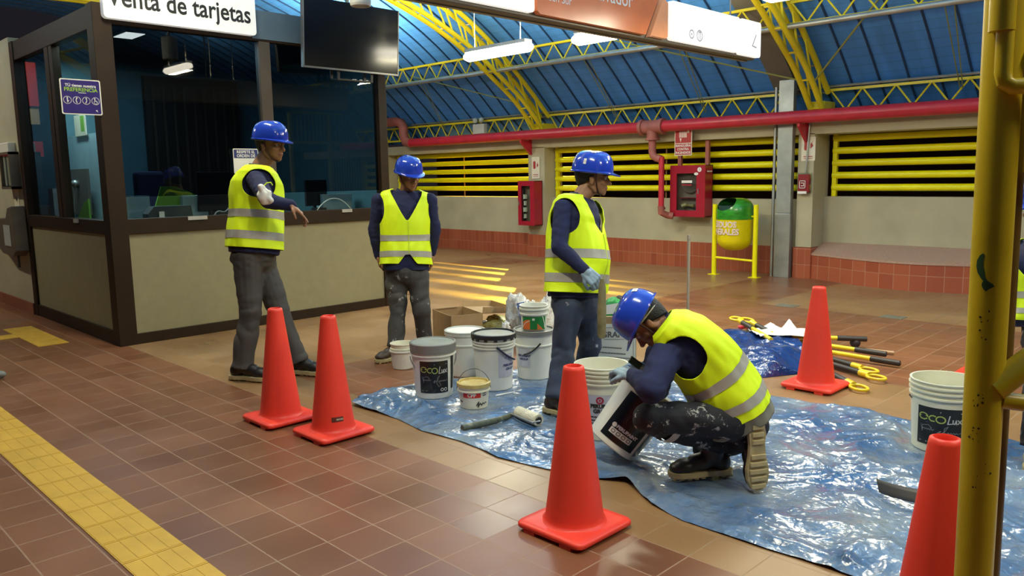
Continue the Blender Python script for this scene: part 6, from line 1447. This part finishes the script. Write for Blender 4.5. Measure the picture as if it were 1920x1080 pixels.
# rear foot stands on its toes, sole turned back
toe = fl(1424, 928); A2 = P(1404, 850, 3.80)
k2 = P(1322, 880, 4.12); k2.z = .085
Tr = foot(P(1420, 878, 3.80), -U_ * .97 + R_ * .03 + B_ * .02, 0, R_ * -.20 - B_ * .98 ); fw = Tr.to_3x3() @ V((0, 1, 0)); upv = Tr.to_3x3() @ V((0, 0, 1))
tp = V((toe.x, toe.y, .012)); Tr.translation = tp - fw * .215 * 1.05
A2 = Tr.translation + upv * .12 - fw * .0
legs = [(P(1372, 788, D - .10), k1, V((a1.x, a1.y, .19)) + R_ * .01, foot(a1, -R_ * .96 + B_ * .12, .014)), (P(1395, 805, D + .14), k2, A2, Tr)]
AH[:] = [.34, .715, .56, .145]
p4 = person(4, 'man in blue helmet and yellow vest kneeling over the tipped bucket on the blue sheet', P(1213, 604, D - .02), I(-.44, -.86, -.10), I(-.86, .46, -.16), to, arms, legs, TR4, BOOT, hs=.98, bs=1.0, hands=hands, gloves=(0, 1), pelvis=pel, shirt_hem=-.07, stripes=((.12, .205), (.37, .455)), sticker=[(-1.9, .75, .05, .03)], goggles=True, slit=0.0, foldamp=1.3, legr=.92, slv=1.28)
AH[:] = [0.0, .735, .60, .160]
sh = (legs[0][2] - k1).normalized(); c_ = k1.lerp(legs[0][2], .30)
MB().cyl(c_ - sh * .022, c_ + sh * .022, .080, .079, n=28, caps=False).build('shin_band', REFL, p4, smooth=True)
vest_mesh(to, -.11, .02, .006, None, nv=10, F=False).build('grey_shirt_tail', mat('grey_green_cloth', (.20, .19, .14), .8), p4, smooth=True, angle=180, solid=.003)
g = P(1180, 680, D + .05); tag(MB().beam(g + I(.0, .02, .02), g + I(.055, -.02, .0), .010, .035, up=UP).build('scraper', mat('olive_tool', (.05, .07, .03), .5), loc=tuple(g)), 'dark olive scraper held between the gloved hands over the tipped bucket', 'tool')
# ------------------------------------------------ the man cut by the right edge
D = 4.15
f = -R_ * .9 + B_ * .3
sp = [P(1978, 600, D), P(1978, 560, D), P(1975, 505, D), P(1970, 440, D)]
to = Torso(sp, f, f, 1.0, 1.0, 1.2, seed=20.0)
arms = [(P(1985, 470, D - .17), P(1990, 560, D - .25), P(1960, 640, D - .3)), (P(1965, 470, D + .17), P(1970, 560, D + .25), P(1960, 640, D + .2))]
hands = [(P(1960, 640, D - .3), -U_ - R_ * .3, R_ * .3 + B_, 1, dict(curl=.5)), (P(1960, 640, D + .2), -U_ - R_ * .3, -B_, -1, dict(curl=.5))]
pel = P(1980, 640, D); a1 = fl(1938, 872); a2 = fl(2010, 850)
legs = [(P(1970, 645, D - .08), P(1945, 745, D - .1), V((a1.x, a1.y, .13)), foot(a1, -R_ * .5 + B_ * .85)), (P(1995, 645, D + .08), P(2000, 750, D + .05), V((a2.x, a2.y, .13)), foot(a2, -R_ * .9 + B_ * .3))]
p5 = person(5, 'worker in yellow vest almost hidden behind the yellow post at the right edge', P(1955, 390, D), -R_ * .9 + B_ * .3 - U_ * .1, U_, to, arms, legs, TR4, BOOTB, hands=hands, pelvis=pel)
# grey shoe tip at the far left edge
q = fl(-6, 712); mb = MB(); tf = foot(q, R_ * .8 - B_ * .3)
E = lambda c, r_: mb.add(*(lambda k: ([tf @ v for v in k.v], k.f))(MB().ell(V(c), V(r_), 14)))
E((0, -.10, .05), (.04, .06, .05)); E((0, -.04, .045), (.042, .07, .04)); E((0, .02, .038), (.042, .05, .032))
tag(organic('grey_shoe', mb, .006, mat('grey_shoe_leather', (.16, .16, .14), .5), None, 3, loc=(q.x, q.y, 0)), 'grey shoe tip entering at the left edge of the floor', 'shoe')
# ================================================================ LAMPS
TUBEM = mat('lit_tube_diffuser', (1, .95, .8), .5, emit=(1, .93, .74), estr=20)
for i, (x, y, z, ln) in enumerate(LAMPS):
    vis = i < 3
    lab = ['long glowing tube lamp hanging in front of the left yellow arch', 'short glowing oval lamp hanging below the orange sign', 'bright long lamp cut by the top edge beside the right arch'][i] if vis else 'ceiling tube lamp above the area behind the camera'
    r = empty('pendant_lamp', (x, y, z), 0, lab, 'lamp', None if vis else 'unseen ceiling lamps')
    MB().tube([(-ln / 2 + .0, 0, 0), (-ln / 2 + .06, 0, 0), (ln / 2 - .06, 0, 0), (ln / 2, 0, 0)], [.05, .085, .085, .05], 16).xf(Matrix.Scale(.75, 4, V((0, 0, 1)))).build('diffuser', TUBEM, r, smooth=True, world=False)
    MB().box((-ln / 2 + .05, -.07, .055), (ln / 2 - .05, .07, .10)).build('housing', mat('lamp_housing', (.5, .5, .48), .4), r, world=False)
    hz = roof_z(y) - z
    for s in (-1, 1):
        MB().cyl((s * ln * .35, 0, .09), (s * ln * .35, 0, hz), .006, n=6).build('suspension_rod', GREY, r, world=False)
    l = area_light('lamp_light', (x, y, z - .09), ln, .12, LAMP_W * LAMP_K[i], LAMP_COL)
    area_light('lamp_uplight', (x, y, z + .12), ln, .12, LAMP_W * LAMP_K[i] * (2.6 if y > 6 else .9), LAMP_COL, (pi, 0, 0))

# sodium street light outside the left louvre throws yellow stripes across the floor
d = bpy.data.lights.new('street_light', 'SPOT'); d.energy = SPILL_W; d.color = (1.0, .62, .04); d.shadow_soft_size = .04; d.spot_size = radians(36); d.spot_blend = .6
o = bpy.data.objects.new('street_light', d); COL.objects.link(o); o.location = (-15.0, 16.2, 4.0)
o.rotation_euler = (V((-8.9, 7.2, 0)) - V((-15.0, 16.2, 4.0))).to_track_quat('-Z', 'Y').to_euler()
